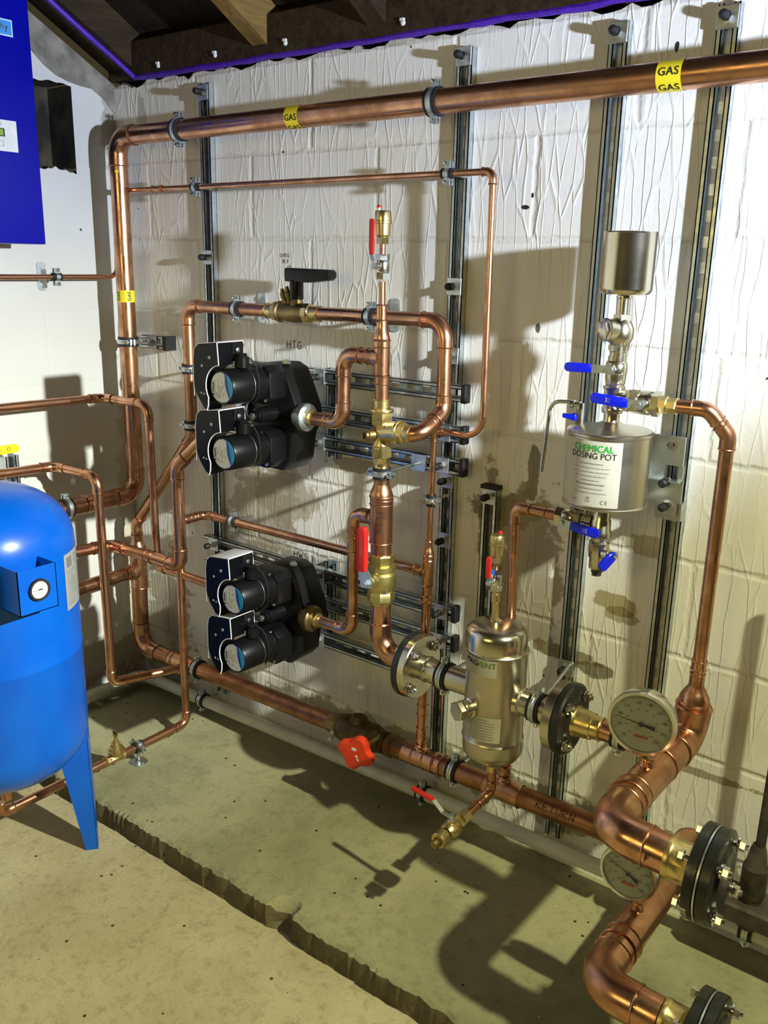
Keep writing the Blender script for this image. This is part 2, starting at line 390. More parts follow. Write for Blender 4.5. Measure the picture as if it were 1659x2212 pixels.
# ------------------------------------------------------------------ pipework helpers
def bead(mb, c, d, r): mb.torus(c, d, r, .0017, 26, 6)
def sleeve(root, a, b_, r, name='coupling', mat='copper'):
    a, b_ = Vector(a), Vector(b_); mb = MB(); mb.cyl(a, b_, r + .0016, 26); d = (b_ - a)
    bead(mb, a, d, r + .0018); bead(mb, b_, d, r + .0018); return mb.build(name, mat, root)
def reducer(root, a, b_, r1, r2, name='reducer', mat='copper'):
    a, b_ = Vector(a), Vector(b_); L = (b_ - a).length; mb = MB(); R1, R2 = r1 + .0018, r2 + .0018
    prof = [(0, R1), (L * .28, R1), (L * .40, R1 * .97), (L * .55, (R1 + R2) / 2), (L * .68, R2 * 1.04), (L * .74, R2), (L, R2)]
    mb.lathe(a, b_ - a, prof, 26); bead(mb, a, b_ - a, R1); bead(mb, b_, b_ - a, R2); mb.torus(a + (b_ - a) * .28, b_ - a, R1, .0022, 26, 6)
    return mb.build(name, mat, root)
def tee(root, c, ax, br, r, rb, L=.045, Lb=.045, name='tee', mat='copper'):
    c = Vector(c); ax = Vector(ax).normalized(); br = Vector(br).normalized(); mb = MB()
    mb.cyl(c - ax * L, c + ax * L, r + .0018, 26); bead(mb, c - ax * L, ax, r + .0018); bead(mb, c + ax * L, ax, r + .0018)
    mb.lathe(c, br, [(0, rb + .006), (r + .002, rb + .005), (r + .006, rb + .0018), (r + Lb, rb + .0018)], 24); bead(mb, c + br * (r + Lb), br, rb + .0018)
    return mb.build(name, mat, root)
def run(root, pts, r, Re=None, fit='elbow', mat='copper', sock=None, skip=(), fitmat=None):
    """straight tubes and soldered elbows (or a plain bend) along a polyline"""
    pts = [Vector(p) for p in pts]; n = len(pts); Re = Re or r * 2.3; fits = fit if isinstance(fit, (list, tuple)) else [fit] * (n - 2)
    Res = Re if isinstance(Re, (list, tuple)) else [Re] * (n - 2); T = [0] * n; arcs = [None] * n
    for i in range(1, n - 1): arcs[i], T[i] = arc(pts[i - 1], pts[i], pts[i + 1], Res[i - 1])
    sock = r * 1.15 if sock is None else sock
    for i in range(n - 1):
        if i in skip: continue
        d = (pts[i + 1] - pts[i]).normalized(); a = pts[i] + d * T[i]; b_ = pts[i + 1] - d * T[i + 1]
        if (b_ - a).length > .002: MB().cyl(a, b_, r, 28).build('tube', mat, root)
    for i in range(1, n - 1):
        k = fits[i - 1]
        if k == 'bend': MB().sweep(arcs[i], r, 28, cap=False).build('bend', mat, root); continue
        d1 = (pts[i - 1] - pts[i]).normalized(); d2 = (pts[i + 1] - pts[i]).normalized(); mb = MB(); R = r + .0018
        a = arcs[i][0] + d1 * sock; b_ = arcs[i][-1] + d2 * sock
        P_ = [a, arcs[i][0] + d1 * .001] + arcs[i] + [arcs[i][-1] + d2 * .001, b_]
        mb.sweep(P_, [R] * len(P_), 28); bead(mb, a, d1, R); bead(mb, b_, d2, R)
        mb.build('elbow', fitmat or mat, root)
CLIPN = 'munsen ring clips holding the pipes'
def clip(label, c, ax, rod, r, reach, plate=None, w=.018, ears=None, platemat='galvanised_light'):
    """two-screw lined pipe ring; ax pipe axis, rod direction to its fixing, reach from pipe centre to the fixing"""
    rod = Vector(rod).normalized(); ax = Vector(ax).normalized(); c = Vector(c); e = Vector(ears) if ears else ax.cross(rod).normalized()
    t = thing('pipe_clip', label, 'pipe clip', c + rod * reach)
    MB().band(c, ax, r, r + .0045, w + .011, 32).build('rubber_liner', 'rubber', t)
    mb = MB(); mb.band(c, ax, r + .0040, r + .0062, w * .72, 32); mb.torus(c, ax, r + .0062, .0012, 30, 6)
    for s in (1, -1):
        M = frame(c + e * s * (r + .011), ax, e)
        mb.box((-w / 2, -.0075, -.007), (w / 2, -.004, .0075), M); mb.box((-w / 2, .004, -.007), (w / 2, .0075, .0075), M)
    mb.build('band', 'galvanised_light', t)
    for s in (1, -1):
        o = c + e * s * (r + .0125); mb = MB(); mb.cyl(o - rod * .013, o + rod * .012, .0028, 10); mb.lathe(o - rod * .013, -rod, [(0, .0052), (.002, .0052), (.004, .003)], 14)
        mb.build('screw', 'chrome', t)
    mb = MB(); mb.hexa(c + rod * (r + .004), c + rod * (r + .013), .0075); mb.cyl(c + rod * (r + .004), c + rod * reach, .0045, 12); mb.build('rod', 'galvanised_light', t)
    if plate:
        pw, ph = plate; up = Z1 if abs(rod.z) < .5 else X1; M = frame(c + rod * (reach - .0015), rod, up); poly = []
        for i in range(20):
            a = 2 * PI * i / 20; q = pw * .38; poly.append(V(math.cos(a) * q + (pw / 2 - q) * (1 if math.cos(a) > 0 else -1), math.sin(a) * q + (ph / 2 - q) * (1 if math.sin(a) > 0 else -1)))
        mb = MB(); a = [mb.bm.verts.new(M @ V(-.0015, p.x, p.y)) for p in poly]; b_ = [mb.bm.verts.new(M @ V(.0015, p.x, p.y)) for p in poly]
        mb.bm.faces.new(a); mb.bm.faces.new(b_[::-1])
        for i in range(20): mb.bm.faces.new((a[i], b_[i], b_[(i + 1) % 20], a[(i + 1) % 20]))
        for s in (1, -1): mb.hexa(M @ V(-.006, 0, s * ph * .32), M @ V(0, 0, s * ph * .32), .006)
        mb.build('foot_plate', platemat, t)
    return t

# ================================================================== SETTING
def quad(name, mat, vs, parent=None):
    mb = MB(); mb.bm.faces.new([mb.bm.verts.new(v_) for v_ in vs]); return mb.build(name, mat, parent)
# back wall with a ragged top, real thickness
mb = MB(); n = 180; xs = [-.1 + 3.9 * i / n for i in range(n + 1)]
top = [2.088 + .010 * math.sin(x * 41) * math.sin(x * 13) + random.uniform(-.006, .006) for x in xs]
f = [(mb.bm.verts.new((x, 0, -.02)), mb.bm.verts.new((x, 0, t_)), mb.bm.verts.new((x, .1, t_)), mb.bm.verts.new((x, .1, -.02))) for x, t_ in zip(xs, top)]
for a, b_ in zip(f, f[1:]):
    for k in range(4): mb.bm.faces.new((a[k], b_[k], b_[(k + 1) % 4], a[(k + 1) % 4]))
mb.bm.faces.new(f[0][::-1]); mb.bm.faces.new(f[-1]); struct(mb.build('wall_back', 'block_wall'))
# left gable wall with a hole
mb = MB(); y0, y1, z0, z1 = -.44, -.152, 1.825, 2.068
def gz_(y): return 2.06 + .55 * (-y)
ny = 60
def strip(ya, yb, zl, zh):
    k = 24; L = []
    for i in range(k + 1):
        y = ya + (yb - ya) * i / k; hi = zh(y) if callable(zh) else zh; lo = zl(y) if callable(zl) else zl
        if callable(zh): hi += random.uniform(-.006, .006)
        L.append((mb.bm.verts.new((0, y, lo)), mb.bm.verts.new((0, y, hi))))
    for a, b_ in zip(L, L[1:]): mb.bm.faces.new((a[0], a[1], b_[1], b_[0]))
jag = lambda z, s: (lambda y: z + s * math.sin(y * 91) * math.sin(y * 37 + 1))
low = lambda y: min(gz_(y), 2.95)
strip(-3.3, y0, -.02, low); strip(y0, y1, jag(z1, .004), low); strip(y0, y1, -.02, jag(z0, .005)); strip(y1, .001, -.02, low)
struct(mb.build('wall_left', 'side_wall'))
mb = MB()
for a, b_ in (((-.13, y0, z0 - .004), (-.125, y1, z1 + .004)), ((-.13, y0 - .01, z0 - .01), (-.002, y0, z1)), ((-.13, y1, z0 - .01), (-.002, y1 + .01, z1)), ((-.13, y0, z0 - .012), (-.002, y1, z0 - .004)), ((-.13, y0, z1 + .004), (-.002, y1, z1 + .014))): mb.box(a, b_)
for i in range(26):
    y = random.uniform(y0, y1); mb.box((-.03, y, z0 - .006), (-.001, y + random.uniform(.006, .016), z0 + random.uniform(-.002, .009)))
tag(mb.build('wall_opening', 'vent_dark'), 'dark rough hole knocked through the left wall beside the blue wall box', 'wall opening')
# bare concrete strip under the roof verge
mb = MB(); L = []
for i in range(61):
    y = -2.4 * i / 60 - .0; t_ = gz_(y) ; wdt = .05 + .018 * math.sin(y * 23) + random.uniform(-.006, .006) + min(.03, -y * .1)
    L.append([mb.bm.verts.new(p) for p in ((.003, y, t_ - wdt), (.004, y, t_ - wdt * .5), (.004, y, t_ + .03))])
for a, b_ in zip(L, L[1:]):
    for k in (0, 1): mb.bm.faces.new((a[k], a[k + 1], b_[k + 1], b_[k]))
o = struct(mb.build('trim_1', 'bare_concrete'))
# floor, raised plinth with broken edge
mb = MB(); mb.box((-.1, -3.4, FL - .05), (3.9, .05, FL)); struct(mb.build('floor', 'floor_concrete'))
mb = MB(); nx = 420; rows = []
def edge_y(x):
    d = .0015 * math.sin(x * 31) + .0015 * math.sin(x * 87 + 1) + random.uniform(-.0032, .0032)
    e = -.592 + d
    if 1.225 < x < 1.305: e += .032 * math.sin((x - 1.225) / .08 * PI)
    return e
for i in range(nx + 1):
    x = -.02 + 3.8 * i / nx; e = edge_y(x); nick = 1 if 1.235 < x < 1.295 else 0
    rows.append([mb.bm.verts.new(p) for p in ((x, .02, PL), (x, -.3, PL), (x, e + .03, PL), (x, e + .008, PL - .001 - random.uniform(0, .002) - nick * .012), (x, e, PL - .006 - random.uniform(0, .005) - nick * .02))])
for a, b_ in zip(rows, rows[1:]):
    for k in range(4): mb.bm.faces.new((a[k], b_[k], b_[k + 1], a[k + 1]))
pl = thing('concrete_plinth', 'raised grey concrete plinth along the back wall with chipped front edge', 'plinth', (0, -.3, FL))
del pl['label']; del pl['category']; pl['kind'] = 'structure'; pl.name = 'floor_plinth'
ec = [tuple(r[4].co) for r in rows]
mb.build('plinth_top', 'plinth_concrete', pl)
mb = MB(); L = []
for (x, y, z) in ec:
    L.append([mb.bm.verts.new(p) for p in ((x, y, z), (x, y - .002 + random.uniform(-.0015, .0015), z * .62 + FL * .38), (x, y + random.uniform(-.0012, .0012), FL + .012), (x, y * .3 - .592 * .7 - .003 + random.uniform(-.0015, .0015), FL - .001))])
for a, b_ in zip(L, L[1:]):
    for k in range(3): mb.bm.faces.new((a[k], b_[k], b_[k + 1], a[k + 1]))
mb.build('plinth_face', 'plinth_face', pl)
# roof: boards, plate on the wall head, rafters, thin purple strip along the wall head and verge
def roof_z(y): return 2.235 + .55 * (-y)
mb = MB()
for k in range(20):
    ya = .12 - k * .11; yb = ya - .104
    mb.bm.faces.new([mb.bm.verts.new(p) for p in ((-.15, ya, roof_z(ya)), (3.9, ya, roof_z(ya)), (3.9, yb, roof_z(yb)), (-.15, yb, roof_z(yb)))])
    mb.bm.faces.new([mb.bm.verts.new(p) for p in ((-.15, yb, roof_z(yb)), (3.9, yb, roof_z(yb)), (3.9, yb - .006, roof_z(yb) + .012), (-.15, yb - .006, roof_z(yb) + .012))])
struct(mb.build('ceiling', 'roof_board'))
mb = MB(); mb.box((-.05, -2.2, roof_z(-2.2) + .08), (3.9, .2, roof_z(-2.2) + .1)); 
mb = MB().box((.0, -.018, 2.098), (3.9, .09, 2.20)).bevel(.004, 1); struct(mb.build('trim_2', 'beam_wood'))
for i, x in enumerate((.0, .635, 1.03, 1.50, 1.96, 2.42, 2.88, 3.3)):
    wd = .055 if i else .12
    mb = MB(); mb.box((x, -2.3, -.115), (x + wd, .03, 0)); 
    for v_ in mb.bm.verts: v_.co.z += roof_z(v_.co.y) - .002
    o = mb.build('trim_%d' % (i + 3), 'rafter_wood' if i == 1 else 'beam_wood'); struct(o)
def purple(pts, r):
    mb = MB(); mb.sweep(pts, [r * random.uniform(.8, 1.25) for _ in pts], 8); return mb
p1 = [V(.125 + 3.7 * i / 60, -.012 + random.uniform(-.002, .002), 2.096 + random.uniform(-.002, .002)) for i in range(61)]
tag(purple(p1, .008).build('purple_edge_strip', 'purple'), 'thin purple strip along the top of the back wall', 'membrane')
p1 = [V(.128, -.012 - 2.2 * i / 30, 2.096 + .55 * (2.2 * i / 30) + random.uniform(-.002, .002)) for i in range(31)]
tag(purple(p1, .007).build('purple_edge_strip', 'purple'), 'thin purple strip climbing the sloping roof over the left wall', 'membrane')
for i, (x, z) in enumerate(((.247, 2.118), (.492, 2.12), (.76, 2.12), (1.14, 2.12))):
    mb = MB(); mb.lathe((x, -.02, z), (0, -1, 0), [(0, .0065), (.003, .0065), (.0055, .003)], 12); mb.box((x - .007, -.026, z + .004), (x + .004, -.019, z + .010))
    tag(mb.build('cable_clip', 'panel_white'), ('small white cable clip nailed to the roof beam, nearest the room corner', 'small white cable clip on the roof beam, second from the room corner', 'small white cable clip on the roof beam, third from the room corner', 'small white cable clip on the roof beam farthest from the corner')[i], 'cable clip', 'white cable clips on the roof beam')

# ================================================================== CHANNELS
CH = 'upright slotted steel channels on the back wall'
def channel_mesh(length, slots=True, w=.041, d=.021, t=.0022, lip=.0105):
    """local: length along Z from 0, web at y=0 (wall), open side -Y"""
    mb = MB(); h = w / 2
    prof = [(-h, -d), (-h, 0)], [(h, 0), (h, -d)]
    mb.box((-h, -d, 0), (-h + t, 0, length)); mb.box((h - t, -d, 0), (h, 0, length))
    mb.box((-h, -d, 0), (-h + lip, -d + t, length)); mb.box((h - lip, -d, 0), (h, -d + t, length))
    mb.box((-h + lip - t, -d, 0), (-h + lip, -d + .006, length)); mb.box((h - lip, -d, 0), (h - lip + t, -d + .006, length))
    mb.box((-h, -t, 0), (-.0075, 0, length)); mb.box((.0075, -t, 0), (h, 0, length))
    z = 0; p = .05
    while z < length:
        mb.box((-.0076, -t, z), (.0076, 0, min(z + .022, length))); z += p
    return mb
def fixing(root, loc, light=False, plate=.041, ph=None, proj=.03, name='fixing_plate', cap=True):
    """square washer plate with nut and black-capped stud, facing -Y"""
    x, y, z = loc; ph = ph or plate; mb = MB().box((x - plate / 2, y - .005, z - ph / 2), (x + plate / 2, y, z + ph / 2)).bevel(.001, 1)
    p = mb.build(name, 'galvanised_light' if light else 'galvanised', root)
    mb = MB(); mb.hexa((x, y - .014, z), (x, y - .005, z), .0105); mb.cyl((x, y - proj, z), (x, y - .005, z), .005, 12); mb.build('nut', 'chrome', p)
    if cap: MB().lathe((x, y - proj + .012, z), (0, -1, 0), [(0, .009), (.012, .009), (.017, .007), (.019, .003)], 16).build('stud_cap', 'rubber', p)
def vchannel(label, x, zb, zt, fixes, y=0, group=CH, cap=False):
    t = thing('steel_channel', label, 'steel channel', (x, y, zb), group=group); y += .0008
    channel_mesh(zt - zb).xf(Matrix.Translation((x, y, zb))).build('channel_profile', 'galvanised', t)
    for z in fixes: fixing(t, (x, y - .021, z))
    if cap: MB().box((x - .024, y - .027, zt - .002), (x + .024, y + .0, zt + .008)).build('end_cap', 'rubber', t)
    return t
vchannel('steel upright channel nearest the room corner, behind the twin pump stacks', .438, .16, 2.055, (2.03, 1.58), group=CH)
vchannel('steel upright channel behind the copper loop right of the pumps, rails end on it', 1.315, .215, 2.050, (2.03, 1.525, 1.36, 1.045, .885))
vchannel('steel upright channel passing behind the dosing pot funnel, left of its pair', 1.684, .16, 2.055, (2.035, .635))
vchannel('steel upright channel at the far right beside the yellow-banded gas pipe end', 1.902, .27, 2.060, (2.035, .345))
vchannel('short steel upright channel behind the small brass air vent on the steel vessel', 1.443, .60, 1.045, (1.025, ), cap=True)
vchannel('short steel upright channel behind the upper three rails', .925, 1.045, 1.295, (), group=CH)
vchannel('short steel upright channel behind the lower three rails', .922, .475, .735, (), group=CH)
RL = 'horizontal slotted rails behind the pumps'
def rail(label, x0, x1, z, fx):
    t = thing('steel_rail', label, 'steel rail', (x0, -.021, z), group=RL)
    M = Matrix.Translation((x0, -.0215, z)) @ Matrix.Rotation(PI / 2, 4, 'Y')
    channel_mesh(x1 - x0).xf(M).build('rail_profile', 'galvanised', t)
    MB().box((x1 - .012, -.0445, z - .023), (x1 + .003, -.0205, z + .023)).bevel(.002, 1).build('end_cap', 'rubber', t)
    for x in fx: fixing(t, (x, -.0425, z), light=True, proj=.034)
rail('top slotted rail behind the upper pump pair', .46, 1.372, 1.272, (.90, ))
rail('middle slotted rail behind the upper pump pair', .46, 1.374, 1.170, (1.315, ))
rail('bottom slotted rail behind the upper pump pair, a blue-grey square plate on it', .46, 1.376, 1.088, (.90, 1.315))
rail('top slotted rail behind the lower pump pair, reaching left past the pumps', .40, 1.372, .695, (.45, .90, 1.33))
rail('middle slotted rail behind the lower pump pair', .40, 1.374, .612, (1.33, ))
rail('bottom slotted rail behind the lower pump pair', .46, 1.36, .495, (.90, ))
# small bracket behind the gas riser
t = thing('channel_bracket', 'short steel channel bracket beside the vertical gas pipe in the corner', 'bracket', (.16, 0, 1.315))
channel_mesh(.125, d=.041).xf(Matrix.Translation((.125, .001, 1.315)) @ Matrix.Rotation(PI / 2, 4, 'Y')).build('channel_profile', 'galvanised', t)
MB().box((.236, -.043, 1.293), (.252, 0, 1.337)).build('end_cap', 'rubber', t)
fixing(t, (.19, -.041, 1.315), light=True, plate=.04, proj=.02, cap=False)
t = thing('channel_bracket', 'small dark channel bracket on the left wall just above the blue tank', 'bracket', (0, -.47, .95))
channel_mesh(.09, d=.041).xf(Matrix.Translation((-.001, -.47, .90)) @ Matrix.Rotation(PI / 2, 4, 'Z')).build('channel_profile', 'galvanised', t)

# ================================================================== PIPES
gas = thing('gas_pipe', 'large copper gas pipe with yellow GAS bands, crossing under the roof and down the corner', 'pipe', (.14, -.10, .82))
run(gas, [(.14, -.75, .825), (.14, -.10, .820), (.14, -.10, 1.922), (3.6, -.10, 1.934)], .027, .055, mat='copper', sock=.028)
sleeve(gas, (.14, -.30, .822), (.14, -.26, .8215), .027)
def gas_band(c, ax, r, width, angs, rot=False):
    fn = on_cyl(c, ax, r + .0006, 0, 0); mb = MB(); cyl_patch(mb, fn, 0, 2 * PI * (r + .0006), -width / 2, width / 2, 40)
    o = mb.build('gas_label', 'gas_yellow', gas, label='yellow band printed GAS')
    for a in angs:
        rr = r + .0010
        if rot: base = on_cyl(c, ax, rr, a, 0); f2 = lambda x, y: base(-y, x)       # reads along the pipe axis, across its face
        else: base = on_cyl(c, ax, rr, a, 0); f2 = lambda x, y: base(-y, x)
        printed('GAS', .021 if not rot else .0150, f2, 10, .05, sx=1.0).build('lettering', 'ink', o)
gas_band((1.838, -.10, 1.928), X1, .027, .048, (math.radians(83), math.radians(146)))
gas_band((.875, -.10, 1.9245), X1, .027, .045, (math.radians(100), math.radians(158)))
gas_band((.14, -.10, 1.458), Z1, .027, .036, (math.radians(-84), math.radians(-13), math.radians(-150)), rot=True)
MB().lathe((.158, -.122, 1.822), (.65, -.75, 0), [(0, .0055), (.0015, .0055), (.002, .004)], 12).build('sticker', 'yellow', gas, label='tiny yellow sticker')

sp = thing('small_copper_pipe', 'thin copper pipe under the gas pipe, dropping to the big flange', 'pipe', (.08, -.45, 1.515))
run(sp, [(.08, -1.2, 1.513), (.08, -.085, 1.515), (.085, -.072, 1.772), (1.455, -.10, 1.774), (1.462, -.10, 1.185), (1.325, -.10, 1.185), (1.328, -.11, .895)], .0075, [.03, .02, .018, .05, .018], ['bend', 'elbow', 'elbow', 'bend', 'elbow'])
sleeve(sp, (.27, -.0775, 1.772), (.31, -.078, 1.772), .0075)
reducer(sp, (1.328, -.11, .855), (1.328, -.11, .905), .0125, .0075)
tee(sp, (1.328, -.11, .822), Z1, -X1, .0125, .0125, .034, .025)
run(sp, [(1.328, -.11, .79), (1.33, -.115, .325)], .0125)
sleeve(sp, (1.3285, -.112, .452), (1.329, -.113, .425), .0125); sleeve(sp, (1.3295, -.114, .385), (1.33, -.115, .35), .0125)
sleeve(sp, (1.328, -.111, .745), (1.328, -.111, .76), .0125)
byp = thing('strainer_pipe', 'copper pipe marked in ink running between the pump pairs and down to the drain cock', 'pipe', (.478, -.2, PL))
run(byp, [(.474, -.80, .134), (.474, -.205, .134), (.478, -.205, .812), (.478, -.10, .812), (1.30, -.108, .822)], .0125, [.03, .025, .025], mat='copper', skip=())
sleeve(byp, (.478, -.188, .812), (.478, -.150, .812), .0125)
hb = on_cyl((.478, -.101, .8142), X1, .0136, math.radians(70), 0)
hw, _ = handwriting('Strainer', .012, .0016, lambda x, y: hb(-(y - .005), .30 + x * .95)); hw.build('handwriting', 'ink', byp, label='black ink handwriting')
run(byp, [(.474, -.80, .134), (.474, -.84, .134), (.474, -.84, .165)], .0125, .02)
# heating return: corner riser, diagonal, long return main
rt = thing('return_pipe', 'long copper return main low on the back wall, marked RETURN in ink', 'pipe', (.12, -.10, .26))
R0, R1_ = V(.125, -.10, .262), V(1.94, -.125, .318)
run(rt, [(.13, -.10, .60), (.122, -.10, .262), tuple(R1_)], .027, .06, mat='copper_dull', sock=.03, fitmat='copper')
tee(rt, (.13, -.10, .548), Z1, -Y1, .027, .0225, .06, .03)
run(rt, [(.13, -.15, .548), (.13, -.75, .545)], .0225)
reducer(rt, (.13, -.10, .60), (.13, -.10, .675), .027, .0175)
run(rt, [(.13, -.10, .67), (.13, -.10, .715), (.43, -.10, 1.05), (.425, -.095, 1.442), (.76, -.098, 1.443)], .0175, [.035, .035, .035])
run(rt, [(.95, -.10, 1.445), (1.345, -.10, 1.448), (1.352, -.105, 1.235), (1.352, -.20, 1.19), (1.30, -.20, 1.19)], .0175, [.045, .035, .03], sock=.018)
tee(rt, R0.lerp(R1_, .135), X1, -Y1, .027, .0125, .06, .02, mat='copper')
for f_, l in ((.095, .02), (.665, .035), (.70, .018)): q = R0.lerp(R1_, f_); sleeve(rt, q - X1 * l / 2, q + X1 * l / 2, .027)
for f_ in (.6625, .80, .8035): pass
tee(rt, R0.lerp(R1_, .664), X1, Z1, .027, .0125, .05, .012); tee(rt, R0.lerp(R1_, .8066), X1, Z1, .027, .0125, .05, .012)
d_ = (R1_ - R0).normalized(); q0 = R0.lerp(R1_, .865); hb = on_cyl(q0, d_, .0276, math.radians(60), 0)
hw, _ = handwriting('RETURN', .020, .0020, lambda x, y: hb(-(y - .010), x * 1.0)); hw.build('handwriting', 'ink', rt, label='the word RETURN in black ink')
# inlet of the heating pump
ip = thing('pump_inlet_pipe', 'copper pipe with two bends feeding the upper pumps from the left', 'pipe', (.597, -.30, .72))
run(ip, [(.80, -.20, 1.19), (.735, -.20, 1.19), (.597, -.30, 1.015), (.597, -.30, .720), (.268, -.30, .716), (.268, -.62, .735)], .0175, [.03, .035, .032, .045], sock=.02)
sleeve(ip, (.47, -.30, .7188), (.445, -.30, .7185), .0175)
# A and B pipes
pa = thing('copper_pipe', 'copper pipe along the left wall turning down behind the gas riser to the lower pumps', 'pipe', (.355, -.2, .64))
run(pa, [(.15, -1.3, 1.17), (.15, -.215, 1.152), (.352, -.2, 1.150), (.36, -.2, .640), (.83, -.2, .640)], [.0125, .0125, .0125, .0125][0], [.035, .035, .025], sock=.014)
pb = thing('copper_pipe', 'copper pipe over the blue tank, dropping in front of the corner to the return main', 'pipe', (.295, -.35, .28))
run(pb, [(.105, -1.3, .985), (.105, -.37, .952), (.29, -.35, .945), (.297, -.35, .275), (.372, -.13, .270)], .0138, [.035, .035, .025], sock=.016)
# heating flow header
hd = thing('flow_header', 'tall copper flow header marked FLOW, between the pumps and the steel vessel', 'pipe', (1.245, -.2, .61))
run(hd, [(1.232, -.2, 1.535), (1.233, -.2, 1.475)], .0075)
run(hd, [(1.232, -.2, 1.475), (1.234, -.2, 1.430)], .0105); sleeve(hd, (1.233, -.2, 1.482), (1.2335, -.2, 1.445), .0105)
reducer(hd, (1.235, -.2, 1.385), (1.234, -.2, 1.448), .0175, .0115)
tee(hd, (1.2355, -.2, 1.361), Z1, -X1, .0175, .0175, .040, .022)
run(hd, [(1.237, -.2, 1.345), (1.239, -.2, 1.25)], .0175); 
sleeve(hd, (1.238, -.2, 1.318), (1.2375, -.2, 1.300), .0175)
run(hd, [(1.243, -.2, 1.09), (1.243, -.2, 1.065)], .0175)
reducer(hd, (1.2435, -.2, 1.005), (1.243, -.2, 1.075), .027, .0175)
tee(hd, (1.2445, -.2, .962), Z1, -X1, .027, .0145, .055, .03)
run(hd, [(1.2445, -.2, .93), (1.247, -.2, .865)], .026)
run(hd, [(1.249, -.2, .755), (1.250, -.2, .610), (1.338, -.2, .610)], .026, .058, sock=.026)
hb = on_cyl((1.2445, -.2, .905), Z1, .0294, math.radians(-62), 0)
hw, _ = handwriting('FLOW', .016, .0020, lambda x, y: hb(-(-(y) - .0) - .008, .085 - x)); hw.build('handwriting', 'ink', hd, label='the word FLOW in black ink')
# pump risers belong to the header
run(hd, [(1.215, -.2, 1.361), (1.118, -.2, 1.361), (1.118, -.2, 1.190), (.99, -.2, 1.190)], .0175, [.035, .035], sock=.018)
run(hd, [(1.215, -.2, .968), (1.155, -.2, .968), (1.155, -.2, .640), (1.00, -.2, .640)], .0145, [.035, .033], sock=.018)
sleeve(hd, (1.155, -.2, .865), (1.155, -.2, .895), .0145)
# flow main past the vessel
fm = thing('flow_main', 'thick copper main turning toward the viewer, its front flange marked F', 'pipe', (2.0, -.5, .59))
run(fm, [(1.86, -.2, .608), (1.955, -.2, .606)], .023)
run(fm, [(2.02, -.10, .66), (2.015, -.10, .604), (2.008, -.505, .598), (2.13, -.505, .590)], [.036][0], [.045, .05], sock=.032)
tee(fm, (2.011, -.20, .603), Y1, -X1, .036, .023, .05, .022)
sleeve(fm, (2.0085, -.40, .600), (2.008, -.375, .600), .036)
mb = MB(); mb.lathe((2.009, -.318, .600), Z1, [(0, .018), (.03, .018), (.036, .0155), (.052, .0155)], 20); bead(mb, V(2.009, -.318, .652), Z1, .0155); mb.build('gauge_socket', 'copper', fm)
reducer(fm, (2.02, -.10, .665), (2.021, -.10, .755), .030, .014)
run(fm, [(2.021, -.10, .74), (2.027, -.118, 1.268), (1.990, -.140, 1.318), (1.93, -.147, 1.318)], .0140, .028, sock=.016); sleeve(fm, (2.021, -.10, .765), (2.021, -.10, .785), .014)
hb = on_cyl((2.10, -.505, .592), X1, .0386, math.radians(98), 0)
hw, _ = handwriting('F', .014, .0020, lambda x, y: hb(-(y), x)); hw.build('handwriting', 'ink', fm, label='letter F in black ink')
rm = thing('return_connection', 'thick copper elbow low at the bottom right, its flange marked R', 'pipe', (2.05, -.57, .32))
run(rm, [(2.045, -.06, .330), (2.045, -.575, .322), (2.17, -.575, .320)], .036, .05, sock=.032)
tee(rm, (2.045, -.13, .330), Y1, -X1, .036, .027, .06, .03)
sleeve(rm, (2.045, -.47, .324), (2.045, -.445, .324), .036)
mb = MB(); mb.lathe((2.045, -.385, .325), Z1, [(0, .015), (.03, .015), (.036, .011), (.052, .011)], 20); bead(mb, V(2.045, -.385, .377), Z1, .011); mb.build('gauge_socket', 'copper', rm)
hb = on_cyl((2.125, -.575, .320), X1, .0386, math.radians(62), 0)
hw, _ = handwriting('R', .014, .0020, lambda x, y: hb(-(y), x)); hw.build('handwriting', 'ink', rm, label='letter R in black ink')
# dosing line
dl = thing('dosing_return_pipe', 'copper pipe dropping behind the steel vessel from the dosing pot', 'pipe', (1.59, -.13, .33))
run(dl, [(1.68, -.147, 1.050), (1.587, -.147, 1.050), (1.589, -.118, .335)], .0115, .02, sock=.018); sleeve(dl, (1.666, -.147, 1.050), (1.69, -.147, 1.05), .0115)
sleeve(dl, (1.589, -.12, .375), (1.589, -.119, .355), .0125)
dr = thing('drain_pipe', 'copper drain elbow under the steel vessel leading to the red lever valve', 'pipe', (1.598, -.2, .34))
run(dr, [(1.598, -.2, .412), (1.598, -.2, .345), (1.598, -.31, .337)], .0105, .02, sock=.012)
sleeve(dr, (1.598, -.262, .3405), (1.598, -.235, .3425), .0105)
# white plastic pipe
wp = thing('plastic_pipe', 'white plastic drain pipe along the foot of both walls', 'pipe', (.08, -.06, PL))
run(wp, [(.062, -1.2, .115), (.062, -.062, .124), (3.6, -.06, .200)], .0195, .05, mat='white_plastic', sock=.04)
sleeve(wp, (.062, -.30, .1205), (.062, -.215, .121), .0205, mat='white_plastic')

